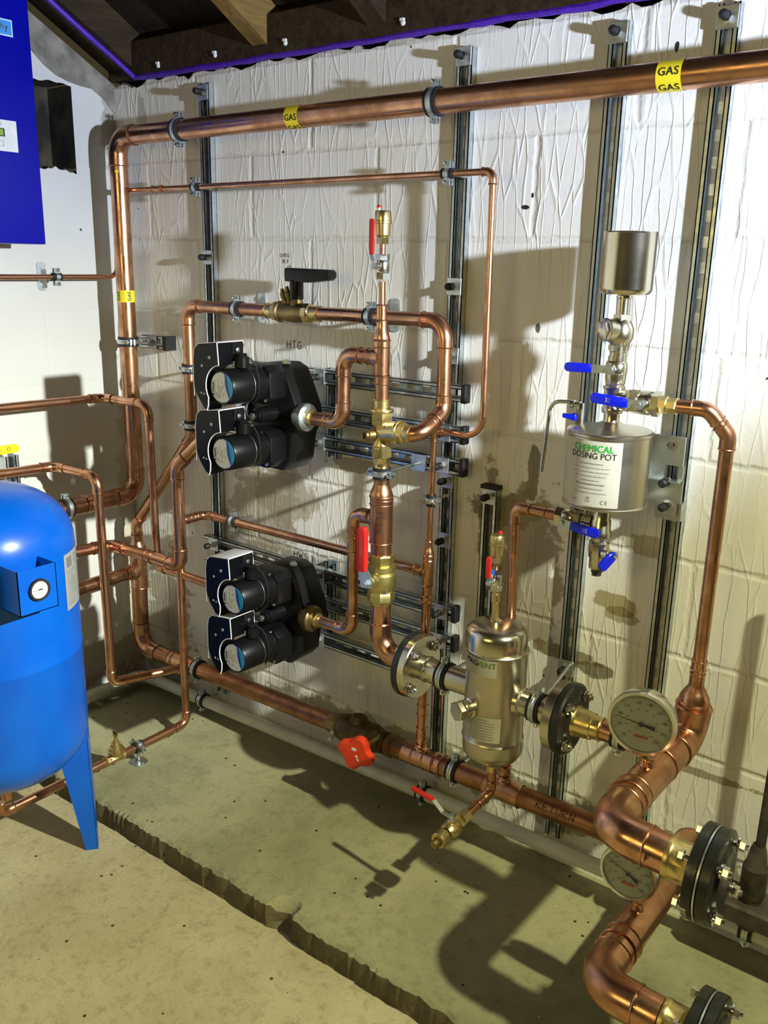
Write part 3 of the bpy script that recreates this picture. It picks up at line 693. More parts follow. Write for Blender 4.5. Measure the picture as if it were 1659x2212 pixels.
# ---- clips
clip('steel ring clip on the big gas pipe near the corner', (.424, -.10, 1.923), X1, Y1, .027, .079)
clip('steel ring clip on the big gas pipe above the copper loop', (1.295, -.10, 1.926), X1, Y1, .027, .079)
clip('steel ring clip on the thin pipe below the gas pipe, near the corner', (.462, -.081, 1.772), X1, Y1, .0075, .06)
clip('steel ring clip on the thin pipe below the gas pipe, near its right elbow', (1.335, -.098, 1.774), X1, Y1, .0075, .077)
clip('ring clip on the copper loop left of the black valve handle', (.641, -.098, 1.443), X1, Y1, .0175, .0975, (.032, .085))
clip('ring clip on the copper loop just left of the tall header', (1.122, -.10, 1.447), X1, Y1, .0175, .0995, (.032, .085))
clip('ring clip peeping out left of the upper pumps, higher of two', (.425, -.097, 1.256), Z1, Y1, .0175, .074)
clip('ring clip peeping out left of the upper pumps, lower of two', (.428, -.099, 1.085), Z1, Y1, .0175, .076)
clip('ring clip on the ink-marked strainer pipe above the lower pumps', (.605, -.101, .8135), X1, Y1, .0125, .08)
clip('ring clip round the thin vertical pipe right of the tall header', (1.327, -.105, 1.010), Z1, Y1, .0075, .084)
clip('ring clip on the return main under the lower pumps', (.424, -.104, .2715), X1, Y1, .027, .083)
clip('ring clip on the return main left of the steel vessel base', (1.442, -.118, .3035), X1, Y1, .027, .097)
clip('ring clip on the white plastic pipe near the corner', (.392, -.0618, .132), X1, Y1, .0195, .0605)
clip('ring clip on the white plastic pipe behind the red drain lever', (1.306, -.0613, .151), X1, Y1, .0195, .0605)
clip('ring clip on the white plastic pipe at the bottom right corner', (2.185, -.0607, .170), X1, Y1, .0195, .0605)
hc = clip('ring clip with long rod and blue-grey plate under the brass mixing valve', (1.243, -.2, 1.083), Z1, Y1, .0175, .156)
MB().box((1.222, -.049, 1.062), (1.266, -.0445, 1.106)).build('square_plate', 'galvanised_light', hc, label='blue-grey square plate')
clip('ring clip on the steel pipe left of the steel vessel', (1.452, -.2, .608), X1, Y1, .0305, .178)
mc = clip('ring clip with long rod on the steel pipe right of the steel vessel', (1.705, -.2, .608), X1, V(-.06, 1, .22), .0305, .18)
clip('ring clip on the copper pipe behind the upper dial gauge', (1.905, -.2, .607), X1, Y1, .023, .178)
clip('ring clip round the vertical gas pipe in the corner', (.14, -.10, 1.318), Z1, V(.35, 1, 0), .027, .060)
clip('ring clip on the gas pipe where it goes behind the blue tank', (.14, -.365, .8235), Y1, -X1, .027, .139)
clip('ring clip with oval foot plate on the thin pipe of the left wall', (.08, -.30, 1.5145), Y1, -X1, .0075, .079, (.03, .085))
clip('ring clip standing on the plinth under the floor pipe', (.474, -.395, .134), Y1, -Z1, .0125, .0535, (.05, .05))

# ================================================================== VALVES AND FITTINGS
def lever_grip(M, L, w, th=.006, z0=.0, droop=0, taper=.85, hook=None):
    """rounded flat grip from x=0..L in local frame M, width along local z, thickness along y"""
    mb = MB(); out = []
    n = 7; w2 = w / 2
    top = [(0, w2 * taper), (L * .15, w2), (L - w2, w2 * 1.0)]
    for i in range(n + 1):
        a = PI / 2 - PI * i / n; top.append((L - w2 + w2 * math.cos(a) * .9, w2 * math.sin(a)))
    top += [(L * .15, -w2), (0, -w2 * taper)]
    mb.prism([(x, z) for x, z in top], -th / 2, th / 2); mb.bevel(.0016, 2)
    for v_ in mb.bm.verts: v_.co.z += droop * (max(0, v_.co.x) / L) ** 2
    return mb.xf(M)
def ball_valve(label, c, ax, sp, lv, s=1.0, r=.011, grip='red_lever', L=.075, w=.013, body='chrome', crank=.0, name='ball_valve', cat='valve', off=.030, nuts=True, start=.022, group=None, grip_twist=None):
    """body centre c, flow axis ax, spindle direction sp, lever direction lv"""
    c = Vector(c); ax = Vector(ax).normalized(); sp = Vector(sp).normalized(); lv = Vector(lv).normalized()
    t = thing(name, label, cat, c, group=group)
    mb = MB(); h = .018 * s
    mb.lathe(c, ax, [(-h, r * 1.1), (-h * .75, r * 1.35), (-h * .4, r * 1.5), (h * .4, r * 1.5), (h * .75, r * 1.35), (h, r * 1.1)], 22)
    mb.cyl(c, c + sp * (off - .012) * 1.0, r * .75, 16); mb.build('body', body, t)
    for s_ in (-1, 1):
        if nuts: MB().hexa(c + ax * s_ * h * .8, c + ax * s_ * h * 1.55, r * 1.55, ang=.3).build('end_nut', body, t)
    o = c + sp * (off - .012); mb = MB(); mb.hexa(o, o + sp * .005, r * .62); mb.cyl(o, o + sp * .012, .0038 * s, 10); mb.hexa(o + sp * .0085, o + sp * .0135, .0062 * s); mb.build('spindle_nut', 'galvanised_light', t)
    M = frame(c + sp * (off - .005), lv, ax if abs(ax.dot(lv)) < .5 else sp.cross(lv))
    # cranked steel strap then sleeved grip
    p = c + sp * (off - .0045); q = p + lv * start * .6 + sp * 0; e = q + sp * crank + lv * start * .6; sd = lv.cross(sp).normalized(); mb = MB(); ww = w * .42
    for a, b_ in ((p - lv * .006, q), (q, e), (e, e + lv * L * .35)):
        d = (b_ - a).normalized(); nn = d.cross(sd)
        vs = [mb.bm.verts.new(a + sd * i * ww + nn * j * .0011) for i, j in ((-1, -1), (1, -1), (1, 1), (-1, 1))] + [mb.bm.verts.new(b_ + sd * i * ww + nn * j * .0011) for i, j in ((-1, -1), (1, -1), (1, 1), (-1, 1))]
        for f in ((0, 1, 2, 3), (7, 6, 5, 4), (0, 4, 5, 1), (1, 5, 6, 2), (2, 6, 7, 3), (3, 7, 4, 0)): mb.bm.faces.new([vs[i] for i in f])
    ha = mb.build('lever', 'galvanised_light', t)
    x = lv; y = sp; z = x.cross(y); Mg = Matrix.Translation(e) @ Matrix((x, y, z)).transposed().to_4x4()
    lever_grip(Mg, L, w).build('grip', grip, ha)
    return t, Mg
t, _ = ball_valve('small chrome valve with upright red lever above the tall copper header', (1.2325, -.2, 1.568), Z1, -Y1, Z1, 1.0, .0105, 'red_lever', .078, .0125, off=.040, crank=.006, start=.022, group='small red lever valves under the brass air vents')
t, _ = ball_valve('small chrome valve with upright red lever on top of the steel vessel', (1.578, -.2, .888), Z1, -Y1, Z1, .95, .0100, 'red_lever', .052, .0125, off=.036, crank=.005, start=.010, group='small red lever valves under the brass air vents')
# drain valve
t, _ = ball_valve('brass drain valve with red lever hanging over the plinth', (1.597, -.372, .333), Y1, Z1, V(-1, .10, .02), 1.25, .0145, 'red_lever', .070, .013, 'brass', off=.036, crank=.018, start=.045, nuts=False)
MB().hexa((1.5975, -.306, .3372), (1.5973, -.332, .3355), .0165).build('end_nut', 'brass', t); mb = MB(); mb.lathe((1.597, -.398, .331), -Y1, [(0, .016), (.004, .018), (.026, .018), (.028, .0165)], 20); mb.build('end_nut', 'brass', t)
MB().lathe((1.597, -.424, .329), -Y1, [(0, .013), (.004, .013), (.004, .0095), (.016, .0095), (.018, .008)], 8).build('plug', 'brass_dark', t)
# vent stubs
av = thing('vent_stub', 'short brass and copper stub between the steel vessel and its small valve', 'pipe stub', (1.583, -.2, .785))
MB().lathe((1.582, -.2, .783), (-.004, 0, .09), [(0, .0115), (.010, .0115), (.012, .0085), (.03, .0085), (.05, .0085), (.052, .0105), (.07, .0105), (.072, .0085), (.085, .0085)], 20).build('tube', 'brass', av)
def air_vent(label, x, y, z, s=1.0, sgn=-1):
    t = thing('air_vent', label, 'air vent', (x, y, z), group='brass automatic air vents')
    MB().cyl((x, y, z - .022), (x, y, z + .004), .0072 * s, 16).build('stem', 'copper', t)
    MB().hexa((x, y, z), (x, y, z + .014 * s), .0135 * s, ang=.2).build('nut', 'brass', t)
    MB().lathe((x, y, z + .013 * s), Z1, [(0, .010 * s), (.004 * s, .0135 * s), (.006 * s, .0165 * s), (.030 * s, .0175 * s), (.031 * s, .0195 * s), (.036 * s, .0195 * s), (.037 * s, .0185 * s), (.055 * s, .0185 * s), (.058 * s, .017 * s), (.058 * s, .0), ], 28).build('body', 'brass', t)
    o = V(x + sgn * .009 * s, y - .003, z + .070 * s)
    MB().cyl(o, o + V(0, 0, .009 * s), .0042 * s, 12).build('valve_stem', 'chrome', t)
    MB().lathe(o + V(0, 0, .007 * s), Z1, [(0, .0055 * s), (.0035 * s, .0058 * s), (.006 * s, .003 * s)], 12).build('cap', 'red_lever', t)
air_vent('brass air vent topping the tall copper header beside the pumps', 1.231, -.2, 1.618, 1.02)
air_vent('smaller brass air vent standing above the steel vessel', 1.5755, -.2, .928, .92, 1)

# brass mixing valve on the header
t = thing('mixing_valve', 'brass three-port mixing valve on the tall copper header', 'valve', (1.241, -.2, 1.165))
mb = MB(); mb.lathe((1.2385, -.2, 1.262), -Z1, [(0, .0205), (.018, .0205), (.019, .0185), (.030, .0185)], 26); bead(mb, V(1.2385, -.2, 1.262), Z1, .0195)
mb.build('union_tail', 'brass', t)
mb = MB(); mb.hexa((1.239, -.2, 1.236), (1.2395, -.2, 1.204), .0275, ang=.35); mb.lathe((1.239, -.2, 1.240), -Z1, [(0, .029), (.004, .030), (.007, .029)], 26); mb.lathe((1.2395, -.2, 1.206), -Z1, [(0, .024), (.012, .020), (.045, .020), (.06, .024)], 24)
mb.sweep([(1.24, -.2, 1.182), (1.29, -.2, 1.19)], [.0215, .0235], 24); mb.build('body', 'brass', t)
mb = MB(); mb.lathe((1.286, -.2, 1.19), X1, [(0, .0245), (.004, .0285), (.010, .0285), (.011, .0255), (.016, .0255)], 26); mb.hexa((1.300, -.2, 1.19), (1.312, -.2, 1.19), .024, ang=.2); mb.lathe((1.311, -.2, 1.19), X1, [(0, .0205), (.018, .0205)], 24); bead(mb, V(1.329, -.2, 1.19), X1, .0195); mb.build('side_union', 'brass', t)
mb = MB(); mb.hexa((1.2405, -.2, 1.152), (1.2415, -.2, 1.125), .0265, ang=.35); mb.lathe((1.2415, -.2, 1.128), -Z1, [(0, .0215), (.004, .0245), (.008, .0215), (.030, .0195), (.034, .0215), (.037, .0195)], 24); mb.build('lower_union', 'brass', t)
mb = MB(); mb.lathe((1.228, -.218, 1.178), (-.35, -.9, .0), [(0, .015), (.016, .015), (.018, .012), (.024, .012), (.024, .007), (.020, .0065), (.020, 0)], 20); mb.build('plug', 'brass_dark', t)
mb = MB(); mb.lathe((1.242, -.2, 1.036), Z1, [(0, .0175), (.002, .0215), (.006, .0215), (.008, .018)], 22); mb.build('sealing_ring', 'rubber', t)

# big brass ball valve with red lever
t = thing('ball_valve', 'large brass valve with long red lever on the FLOW header', 'valve', (1.248, -.2, .80))
c0 = V(1.248, -.2, 0)
mb = MB(); mb.lathe((1.2475, -.2, .877), -Z1, [(0, .0315), (.002, .033), (.006, .033), (.008, .0315), (.027, .0315)], 8, ang=.2); mb.build('upper_union', 'brass_matt', t)
mb = MB(); mb.lathe((1.248, -.2, .852), -Z1, [(0, .030), (.004, .036), (.016, .036), (.020, .033), (.026, .038), (.050, .0395), (.062, .0375), (.072, .033)], 30); mb.build('body', 'brass_matt', t)
mb = MB(); mb.lathe((1.249, -.2, .786), -Z1, [(0, .032), (.003, .036), (.006, .033), (.010, .0355), (.030, .0355), (.034, .030), (.040, .0285)], 8, ang=.2); mb.build('lower_union', 'brass_matt', t)
mb = MB(); mb.lathe((1.248, -.232, .815), -Y1, [(0, .019), (.012, .019), (.014, .015), (.026, .014)], 20); mb.build('spindle_boss', 'brass_matt', t)
mb = MB(); mb.prism([(-.018, -.012), (.015, -.010), (.018, .012), (-.004, .045), (-.004, .085), (-.024, .085), (-.026, .03)], -.262, -.2595, Matrix.Translation((1.250, 0, .815))); lv = mb.build('lever', 'galvanised_light', t)
mb = MB(); mb.lathe((1.248, -.258, .815), -Y1, [(0, .0115), (.010, .0115), (.0101, .006), (.013, .006)], 6); mb.build('spindle_nut', 'galvanised_light', t)
mb = MB(); mb.prism([(-.0135, 0), (.0125, 0), (.0135, .02), (.0135, .103), (.009, .112), (0, .115), (-.008, .112), (-.0135, .104)], -.272, -.256, Matrix.Translation((1.237, 0, .845))); mb.bevel(.003, 2); g = mb.build('grip', 'red_lever', lv)
mb = MB(); mb.prism([(-.003, .04), (.004, .04), (.004, .082), (-.003, .082)], -.2725, -.2722, Matrix.Translation((1.237, 0, .845))); mb.build('slot', 'print_red', lv)

# commissioning valve with black T handle on the loop
t = thing('ball_valve', 'brass valve with large black plastic handle on the copper loop', 'valve', (.862, -.098, 1.443))
zc = 1.4435; yc = -.099
mb = MB(); mb.lathe((.762, yc, zc), X1, [(0, .0205), (.022, .0205), (.023, .0185), (.026, .0185)], 24); bead(mb, V(.762, yc, zc), X1, .0205); mb.lathe((.918, yc, zc + .001), X1, [(0, .019), (.006, .0205), (.030, .0205)], 24); bead(mb, V(.950, yc, zc + .001), X1, .0205); mb.build('union_tail', 'brass', t)
MB().lathe((.786, yc, zc), X1, [(0, .021), (.004, .0265), (.020, .0265)], 8, ang=.2).build('union_nut', 'brass', t); mb = MB(); mb.lathe((.902, yc, zc), X1, [(0, .0265), (.016, .0265), (.020, .021)], 8, ang=.2); mb.build('union_nut', 'brass', t)
mb = MB(); mb.lathe((.804, yc, zc), X1, [(0, .024), (.002, .0285), (.008, .0285), (.012, .024), (.030, .0255), (.052, .0275), (.075, .0265), (.098, .0245)], 26); mb.lathe((.868, yc, zc + .018), Z1, [(0, .020), (.014, .0155), (.020, .0145)], 22); mb.build('body', 'brass_dark', t)
mb = MB(); mb.lathe((.868, yc, zc + .034), Z1, [(0, .0185), (.048, .0185), (.050, .0175)], 26); 
mb.prism([(-.028, 0), (.055, -.001), (.117, .006), (.126, .014), (.126, .026), (.118, .033), (-.026, .035), (-.030, .03)], -.016, .016, Matrix.Translation((.868, yc, zc + .080))); mb.bevel(.004, 2)
mb.build('handle', 'black_plastic', t)
for k, (dx, dz, r_) in enumerate(((-.034, 0, .0085), (-.019, .006, .0085))):
    mb = MB(); o = V(.868 + dx, yc - .004, zc + .018); d = V(-.28 + k * .1, -.1, 1)
    mb.lathe(o, d, [(0, .009), (.012, .009), (.013, .0075), (.020, .0075), (.021, .0095), (.034, .0095), (.036, .006), (.044 + dz, .005)], 12); mb.build('test_point', 'brass_dark', t)
MB().torus((.824, yc - .008, zc + .052), (0, 1, .2), .0065, .0006, 18, 5).build('tag_ring', 'copper', t)

# return balancing valve with red wheel
t = thing('wheel_valve', 'dark brass valve with red star handwheel on the return main', 'valve', (1.13, -.115, .295))
q = lambda f_: R0.lerp(R1_, f_)
c0 = q(.555); ax = (R1_ - R0).normalized()
MB().lathe(q(.487), ax, [(0, .029), (.022, .029), (.024, .034), (.040, .034)], 8, ang=.2).build('union_nut', 'brass_dark', t); mb = MB(); mb.lathe(q(.625), ax, [(-.035, .034), (-.018, .034), (-.016, .029), (.012, .029), (.020, .0295)], 8, ang=.2); mb.build('union_nut', 'brass_dark', t)
mb = MB(); mb.lathe(q(.505), ax, [(0, .030), (.015, .038), (.04, .044), (.075, .044), (.10, .040), (.13, .040), (.15, .033), (.175, .031)], 26)
mb.lathe(c0 + V(-.02, .0, .02), V(.1, .15, 1), [(0, .030), (.018, .026), (.030, .020)], 20); mb.build('body', 'gunmetal', t)
st = V(1.185, -.13, .305)
mb = MB(); mb.lathe(st, (0, -1, .03), [(0, .026), (.03, .022), (.045, .017), (.06, .015)], 20); mb.build('bonnet', 'brass_dark', t)
def wheel_outline(r, n=4, k=60, amp=.17, ph=0): return [((r * .93 * (1 + amp * math.cos(n * (a + ph)))) * math.cos(a), (r * .93 * (1 + amp * math.cos(n * (a + ph)))) * math.sin(a)) for a in [2 * PI * i / k for i in range(k)]]
Mw = Matrix.Translation((1.186, -.205, .305)) @ Matrix.Rotation(math.radians(6), 4, 'X') @ Matrix.Rotation(math.radians(14), 4, 'Z')
mb = MB(); mb.prism(wheel_outline(.049, 4, ph=.35), -.022, .0, Mw); mb.bevel(.004, 3, .9); mb.lathe(Mw @ V(0, 0, 0), Mw.to_3x3() @ Y1, [(-.002, .040), (.022, .026), (.04, .018)], 24); wh = mb.build('handwheel', 'red_wheel', t)
mb = MB(); mb.box((-.010, -.0226, .012), (.003, -.0222, .021), Mw @ Matrix.Rotation(.15, 4, 'Y')); mb.build('window', 'panel_white', wh)
mb = MB()
for dx, dz, r_ in ((.005, -.005, .0045), (.0075, -.013, .003), (.009, -.0175, .0028)):
    mb.lathe(Mw @ V(dx, -.0222, dz), Mw.to_3x3() @ -Y1, [(0, r_), (.0006, r_)], 5)
mb.build('marking', 'panel_white', wh)
for p in (V(1.052, -.158, .288), V(1.046, -.160, .267)):
    mb = MB(); mb.cyl(p + V(0, .035, 0), p, .004, 10); mb.lathe(p, -Y1, [(-.008, .0055), (0, .0055), (.002, .004)], 12); mb.build('test_cap', 'panel_white', t)

# drain cock with conical body
t = thing('drain_cock', 'small brass drain cock with tall stem on the floor pipe', 'valve', (.478, -.478, .142))
mb = MB(); mb.lathe((.474, -.447, .134), -Y1, [(0, .0135), (.002, .0165), (.010, .0165), (.012, .0125), (.040, .0145), (.052, .0125), (.054, .0165), (.064, .0165), (.066, .0135)], 8, ang=.2)
mb.lathe((.474, -.472, .138), Z1, [(0, .013), (.010, .016), (.012, .026), (.020, .0265), (.021, .022), (.030, .020), (.031, .016), (.042, .014), (.043, .0085), (.056, .007), (.057, .0055), (.075, .005)], 20); mb.build('body', 'brass', t)
mb = MB(); mb.box((.467, -.4755, .204), (.481, -.4685, .215)); mb.cyl((.462, -.472, .217), (.486, -.472, .219), .0028, 8); mb.build('tee_key', 'brass_dark', t)

# ================================================================== TWIN PUMPS
def make_pump(name, label, loc):
    t = thing(name, label, 'pump', loc, group='black twin-head circulating pumps')
    L = lambda p: V(p) + V(loc)
    W = Matrix.Translation(Vector(loc))
    mb = MB(); mb.prism([(-.045, .128), (.012, .130), (.040, .118), (.058, .085), (.088, .02), (.092, -.02), (.070, -.055), (.060, -.125), (.035, -.152), (-.045, -.150), (-.062, -.125), (-.068, -.05), (-.090, -.02), (-.086, .025), (-.062, .09)], -.015, .085, W); mb.bevel(.008, 2)
    mb.build('volute', 'black_plastic', t)
    for z, s in ((.083, 1), (-.083, 1)):
        mb = MB(); mb.prism([(-.052, z + .046), (.030, z + .048), (.050, z + .030), (.052, z - .035), (.036, z - .052), (-.040, z - .052), (-.054, z - .036)], -.072, -.010, W); mb.bevel(.007, 2); h = mb.build('motor_flange', 'black_plastic', t)
        for bx, bz in ((.020, .042), (.036, -.040), (-.036, .036)): MB().lathe(L((bx, -.072, z + bz)), -Y1, [(0, .0048), (.003, .0048), (.0032, .003), (.005, .003)], 6).build('bolt', 'chrome', h)
        mb = MB(); mb.lathe(L((0, -.065, z)), -Y1, [(0, .0475), (.022, .0475), (.024, .0455), (.050, .0455), (.051, .0445), (.118, .0435), (.122, .041)], 40); mo = mb.build('motor', 'black_plastic', t)
        MB().torus(L((0, -.116, z)), Y1, .0452, .0006, 44, 5).build('seam', 'galvanised', mo)
        # end label: cream disc, blue and teal crescents
        pts = lambda f: [(f(a)) for a in [2 * PI * i / 48 for i in range(48)]]
        r = .0375; y = -.1878
        def seg(x0fn, x1fn, mat, nm, yy):
            mb = MB(); Lr = []
            for i in range(25):
                zz = -r + 2 * r * i / 24; c_ = math.sqrt(max(r * r - zz * zz, 0)); a = max(-c_, min(c_, x0fn(zz))); b_ = max(-c_, min(c_, x1fn(zz)))
                Lr.append([mb.bm.verts.new(L((xx, yy, z + zz))) for xx in (a, b_)] + [mb.bm.verts.new(L((xx, yy + .0012, z + zz))) for xx in (b_, a)])
            for p, q_ in zip(Lr, Lr[1:]):
                for k in range(4): mb.bm.faces.new((p[k], q_[k], q_[(k + 1) % 4], p[(k + 1) % 4]))
            return mb.build(nm, mat, mo)
        cur = lambda zz: .017 + .010 * (-zz / r) - .003 * math.cos(zz / r * 3) ; cur2 = lambda zz: .024 + .008 * (-zz / r)
        seg(lambda q_: -1, cur, 'disc_cream', 'end_label', y); seg(cur, cur2, 'disc_blue', 'blue_crescent', y); seg(cur2, lambda q_: 1, 'disc_teal', 'teal_crescent', y)
        mb = MB(); rnd = random.Random(int(z * 1000) + 5)
        for i in range(6):
            xx = -.021 + i * .0062; z1_ = .026 - abs(i - 2) * .003
            zz = -z1_
            while zz < z1_ - .004:
                l_ = rnd.uniform(.002, .008)
                if rnd.random() < .75: mb.box(L((xx, y - .0006, z + zz)), L((xx + rnd.uniform(.001, .0024), y - .0001, z + min(zz + l_, z1_))))
                zz += l_ + .0022
        mb.build('fine_print', 'label_grey', mo)
        mb = MB(); mb.box(L((-.0315, y - .0007, z - .012)), L((-.0285, y - .0001, z + .012))); mb.lathe(L((-.0295, y, z - .018)), -Y1, [(0, .0026), (.0007, .0026)], 12); mb.build('dark_print', 'ink', mo)
        # control box
        n = 9; ax_, az_ = .0, .0; arcp = [(.054 * math.cos(a), .054 * math.sin(a)) for a in [math.radians(96 + (212 - 96) * i / n) for i in range(n + 1)]]
        out = [(-.100, .060), (-.095, .088), (-.080, .100), (-.010, .108), (-.006, .060)] + arcp + [(-.047, -.048), (-.052, -.062), (-.066, -.056), (-.088, -.030), (-.100, .0)]
        o2 = []
        for p in out:
            if not o2 or (V(p) - V(o2[-1])).length > .0015: o2.append(p)
        mb = MB(); mb.prism([(x, zz + z) for x, zz in o2], -.190, -.142, W); mb.bevel(.0015, 1, .9); cb = mb.build('control_box', 'black_panel', t)
        mb = MB(); mb.prism([(x, zz + z) for x, zz in ((-.098, .056), (-.095, .088), (-.080, .100), (-.010, .108), (-.007, .100), (-.007, .060), (-.060, .058))], -.143, -.105, W); mb.build('terminal_cover', 'black_plastic', cb)
        white = [(-.010, .108), (-.006, .060)] + arcp + [(-.047, -.048), (-.052, -.062)]
        mb = MB(); mb.sweep([L((x, -.1905, zz + z)) for x, zz in white], .0014, 6, cap=True); mb.sweep([L((-.010, -.190, z + .1085)), L((-.009, -.105, z + .1085)), L((-.0065, -.105, z + .066))], .0013, 6)
        mb.build('white_edging', 'white_trim', cb)
        mb = MB(); mb.prism([(-.094, .0885), (-.080, .1005), (-.009, .1085), (-.009, .1100), (-.080, .102), (-.096, .0895)], -.190, -.104, W @ Matrix.Translation((0, 0, z))); mb.build('top_trim', 'white_trim', cb)
        mb = MB(); mb.prism([(-.0985, -.03), (-.1005, -.03), (-.1005, .06), (-.096, .088), (-.094, .0875), (-.0985, .06)], -.190, -.186, W @ Matrix.Translation((0, 0, z))); mb.build('side_trim', 'white_trim', cb)
        for bx, bz, br_ in ((-.040, .070, .0042), (-.068, .048, .0034), (-.072, -.020, .0030), (-.061, -.021, .0030)):
            MB().lathe(L((bx, -.190, z + bz)), -Y1, [(0, br_), (.0012, br_), (.0016, br_ * .7)], 14).build('indicator', 'grey_dot', cb)
        o = L((.010, -.128, z + .046))
        MB().lathe(o, Z1, [(0, .0185), (.022, .0185), (.0225, .017), (.026, .017)], 26).build('cable_socket', 'black_plastic', mo)
        MB().box(L((-.006, -.140, z + .066)), L((.016, -.112, z + .080))).bevel(.003, 1).build('cable_plug', 'black_plastic', cb)
        MB().lathe(L((-.0055, -.128, z + .088)), X1, [(0, .006), (.003, .006), (.004, .003)], 12).build('screw', 'galvanised', cb)
        MB().sweep([L(p) for p in ((.014, -.118, z + .074), (.030, -.112, z + .064), (.042, -.108, z + .044), (.0475, -.106, z + .01), (.045, -.106, z - .02), (.03, -.104, z - .04))], .0016, 8).build('cable', 'rubber', cb)
    MB().lathe(L((.004, -.072, .0)), -Y1, [(-.06, .022), (0, .020), (.002, .015), (.010, .015), (.0102, .011), (.016, .011)], 20).build('flap_housing', 'black_plastic', t)
    MB().lathe(L((.004, -.086, .0)), -Y1, [(0, .0095), (.004, .0095), (.005, .008)], 6).build('plug', 'galvanised', t)
    MB().lathe(L((.020, .02, .128)), Z1, [(0, .012), (.006, .012), (.0062, .008), (.010, .008)], 6).build('vent_plug', 'galvanised', t)
    for s, m_ in ((1, 0), (-1, 0)):
        mb = MB(); mb.lathe(L((s * .080, 0, 0)), X1 * s, [(0, .027), (.012, .027), (.013, .034), (.018, .036), (.034, .036), (.038, .032), (.040, .022)], 26); mb.build('union_nut', 'galvanised_light', t)
        mb = MB(); mb.lathe(L((s * .118, 0, 0)), X1 * s, [(0, .0195), (.012, .0195), (.013, .018), (.02, .018)], 22); mb.torus(L((s * .131, 0, 0)), X1, .0195, .0017); mb.build('union_tail', 'brass', t)
    return t
p1_ = make_pump('twin_pump', 'upper black twin circulating pump, beside the ink letters HTG', (.886, -.2, 1.190))
p2_ = dup(p1_); p2_.location = (.906, -.2, .640); p2_['label'] = 'lower black twin circulating pump, below the ink letters HWS'
for ch in p2_.children:
    if ch.name.startswith('union_nut'):
        ch.data = ch.data.copy(); ch.data.materials[0] = MAT['brass_dark']

# ================================================================== FLANGES
def bolts(t, c, ax, R, n, l0, l1, ph=0, mat='chrome', nr=.0105, studs=True):
    ax = Vector(ax).normalized(); u = Y1; w = Z1
    for i in range(n):
        a = ph + 2 * PI * i / n; o = Vector(c) + (u * math.cos(a) + w * math.sin(a)) * R
        mb = MB(); mb.cyl(o + ax * l0, o + ax * l1, .0055, 10); mb.hexa(o + ax * (l1 - .014), o + ax * (l1 - .005), nr); mb.hexa(o + ax * (l0 + .001), o + ax * (l0 + .009), nr); mb.lathe(o + ax * (l1 - .018), ax, [(0, .013), (.0035, .013)], 16); mb.build('bolt', mat, t)
t = thing('pipe_flange', 'black and steel bolted flange joining the copper header to the steel vessel', 'flange', (1.36, -.2, .608))
MB().lathe((1.328, -.2, .610), X1, [(0, .0285), (.016, .0285), (.018, .034), (.020, .034)], 28).build('adapter', 'brass_dark', t)
MB().lathe((1.345, -.2, .609), X1, [(0, .080), (.001, .0825), (.016, .0825), (.017, .080)], 56).build('backing_ring', 'black_iron', t)
MB().lathe((1.3625, -.2, .609), X1, [(0, .078), (.001, .081), (.018, .081), (.020, .079)], 64).build('flange_disc', 'steel', t)
MB().lathe((1.382, -.2, .609), X1, [(0, .031), (.016, .031), (.018, .0335), (.021, .0335), (.023, .031), (.026, .0305)], 32).build('hub', 'steel', t)
bolts(t, (0, -.2, .609), X1, .062, 4, 1.335, 1.402, math.radians(42))
t = thing('pipe_flange', 'black bolted flange with brass adapter on the right of the steel vessel', 'flange', (1.78, -.2, .608))
MB().lathe((1.752, -.2, .608), X1, [(0, .078), (.001, .080), (.022, .080), (.023, .078)], 64).build('flange_disc', 'steel', t)
MB().lathe((1.776, -.2, .608), X1, [(0, .080), (.001, .0825), (.014, .0825), (.019, .078), (.0195, .05), (.024, .045)], 56).build('backing_ring', 'black_iron', t)
bolts(t, (0, -.2, .608), X1, .062, 4, 1.744, 1.816, math.radians(42))
mb = MB(); mb.lathe((1.796, -.2, .608), X1, [(0, .034), (.006, .036), (.010, .034), (.016, .0325), (.046, .0300), (.048, .0270), (.060, .0255), (.066, .0255)], 32); bead(mb, V(1.862, -.2, .608), X1, .0262); mb.build('adapter', 'brass', t)
def black_flange(label, o, sc=1.0):
    t = thing('pipe_flange', label, 'flange', o, group='black cast flanges at the bottom right'); o = Vector(o)
    mb = MB(); mb.lathe(o - X1 * .058, X1, [(0, .0375), (.004, .039), (.008, .0375), (.034, .0375), (.0345, .041), (.042, .041)], 10, ang=.25); mb.lathe(o - X1 * .062, X1, [(0, .0385), (.008, .0395), (.010, .0385)], 30); mb.build('adapter', 'brass', t)
    MB().lathe(o - X1 * .020, X1, [(0, .045), (.008, .052), (.0085, .081), (.010, .084), (.026, .084), (.028, .081)], 60).build('flange_ring', 'black_iron', t)
    MB().band(o + X1 * .010, X1, .05, .0835, .003, 48).build('gasket', 'galvanised', t)
    MB().lathe(o + X1 * .012, X1, [(0, .081), (.002, .084), (.018, .084), (.020, .081), (.0205, .055), (.026, .05)], 60).build('flange_ring', 'black_iron', t)
    bolts(t, (0, o.y, o.z), X1, .065, 4, o.x - .032, o.x + .056, math.radians(45))
    mb = MB(); rnd = random.Random(3)
    for a0 in (math.radians(200), math.radians(232), math.radians(252), math.radians(275)):
        for k in range(3):
            a = a0 + k * .11; p = V(0, math.cos(a), math.sin(a)); mb.box((-.005, -.0035, -.0006), (.004, .0035, .0006), frame(o + V(-.004, 0, 0) + p * .0842, X1, p))
    mb.build('cast_marking', 'galvanised', t)
    return t
black_flange('black cast flange with brass adapter on the pipe end marked F', (2.190, -.505, .588))
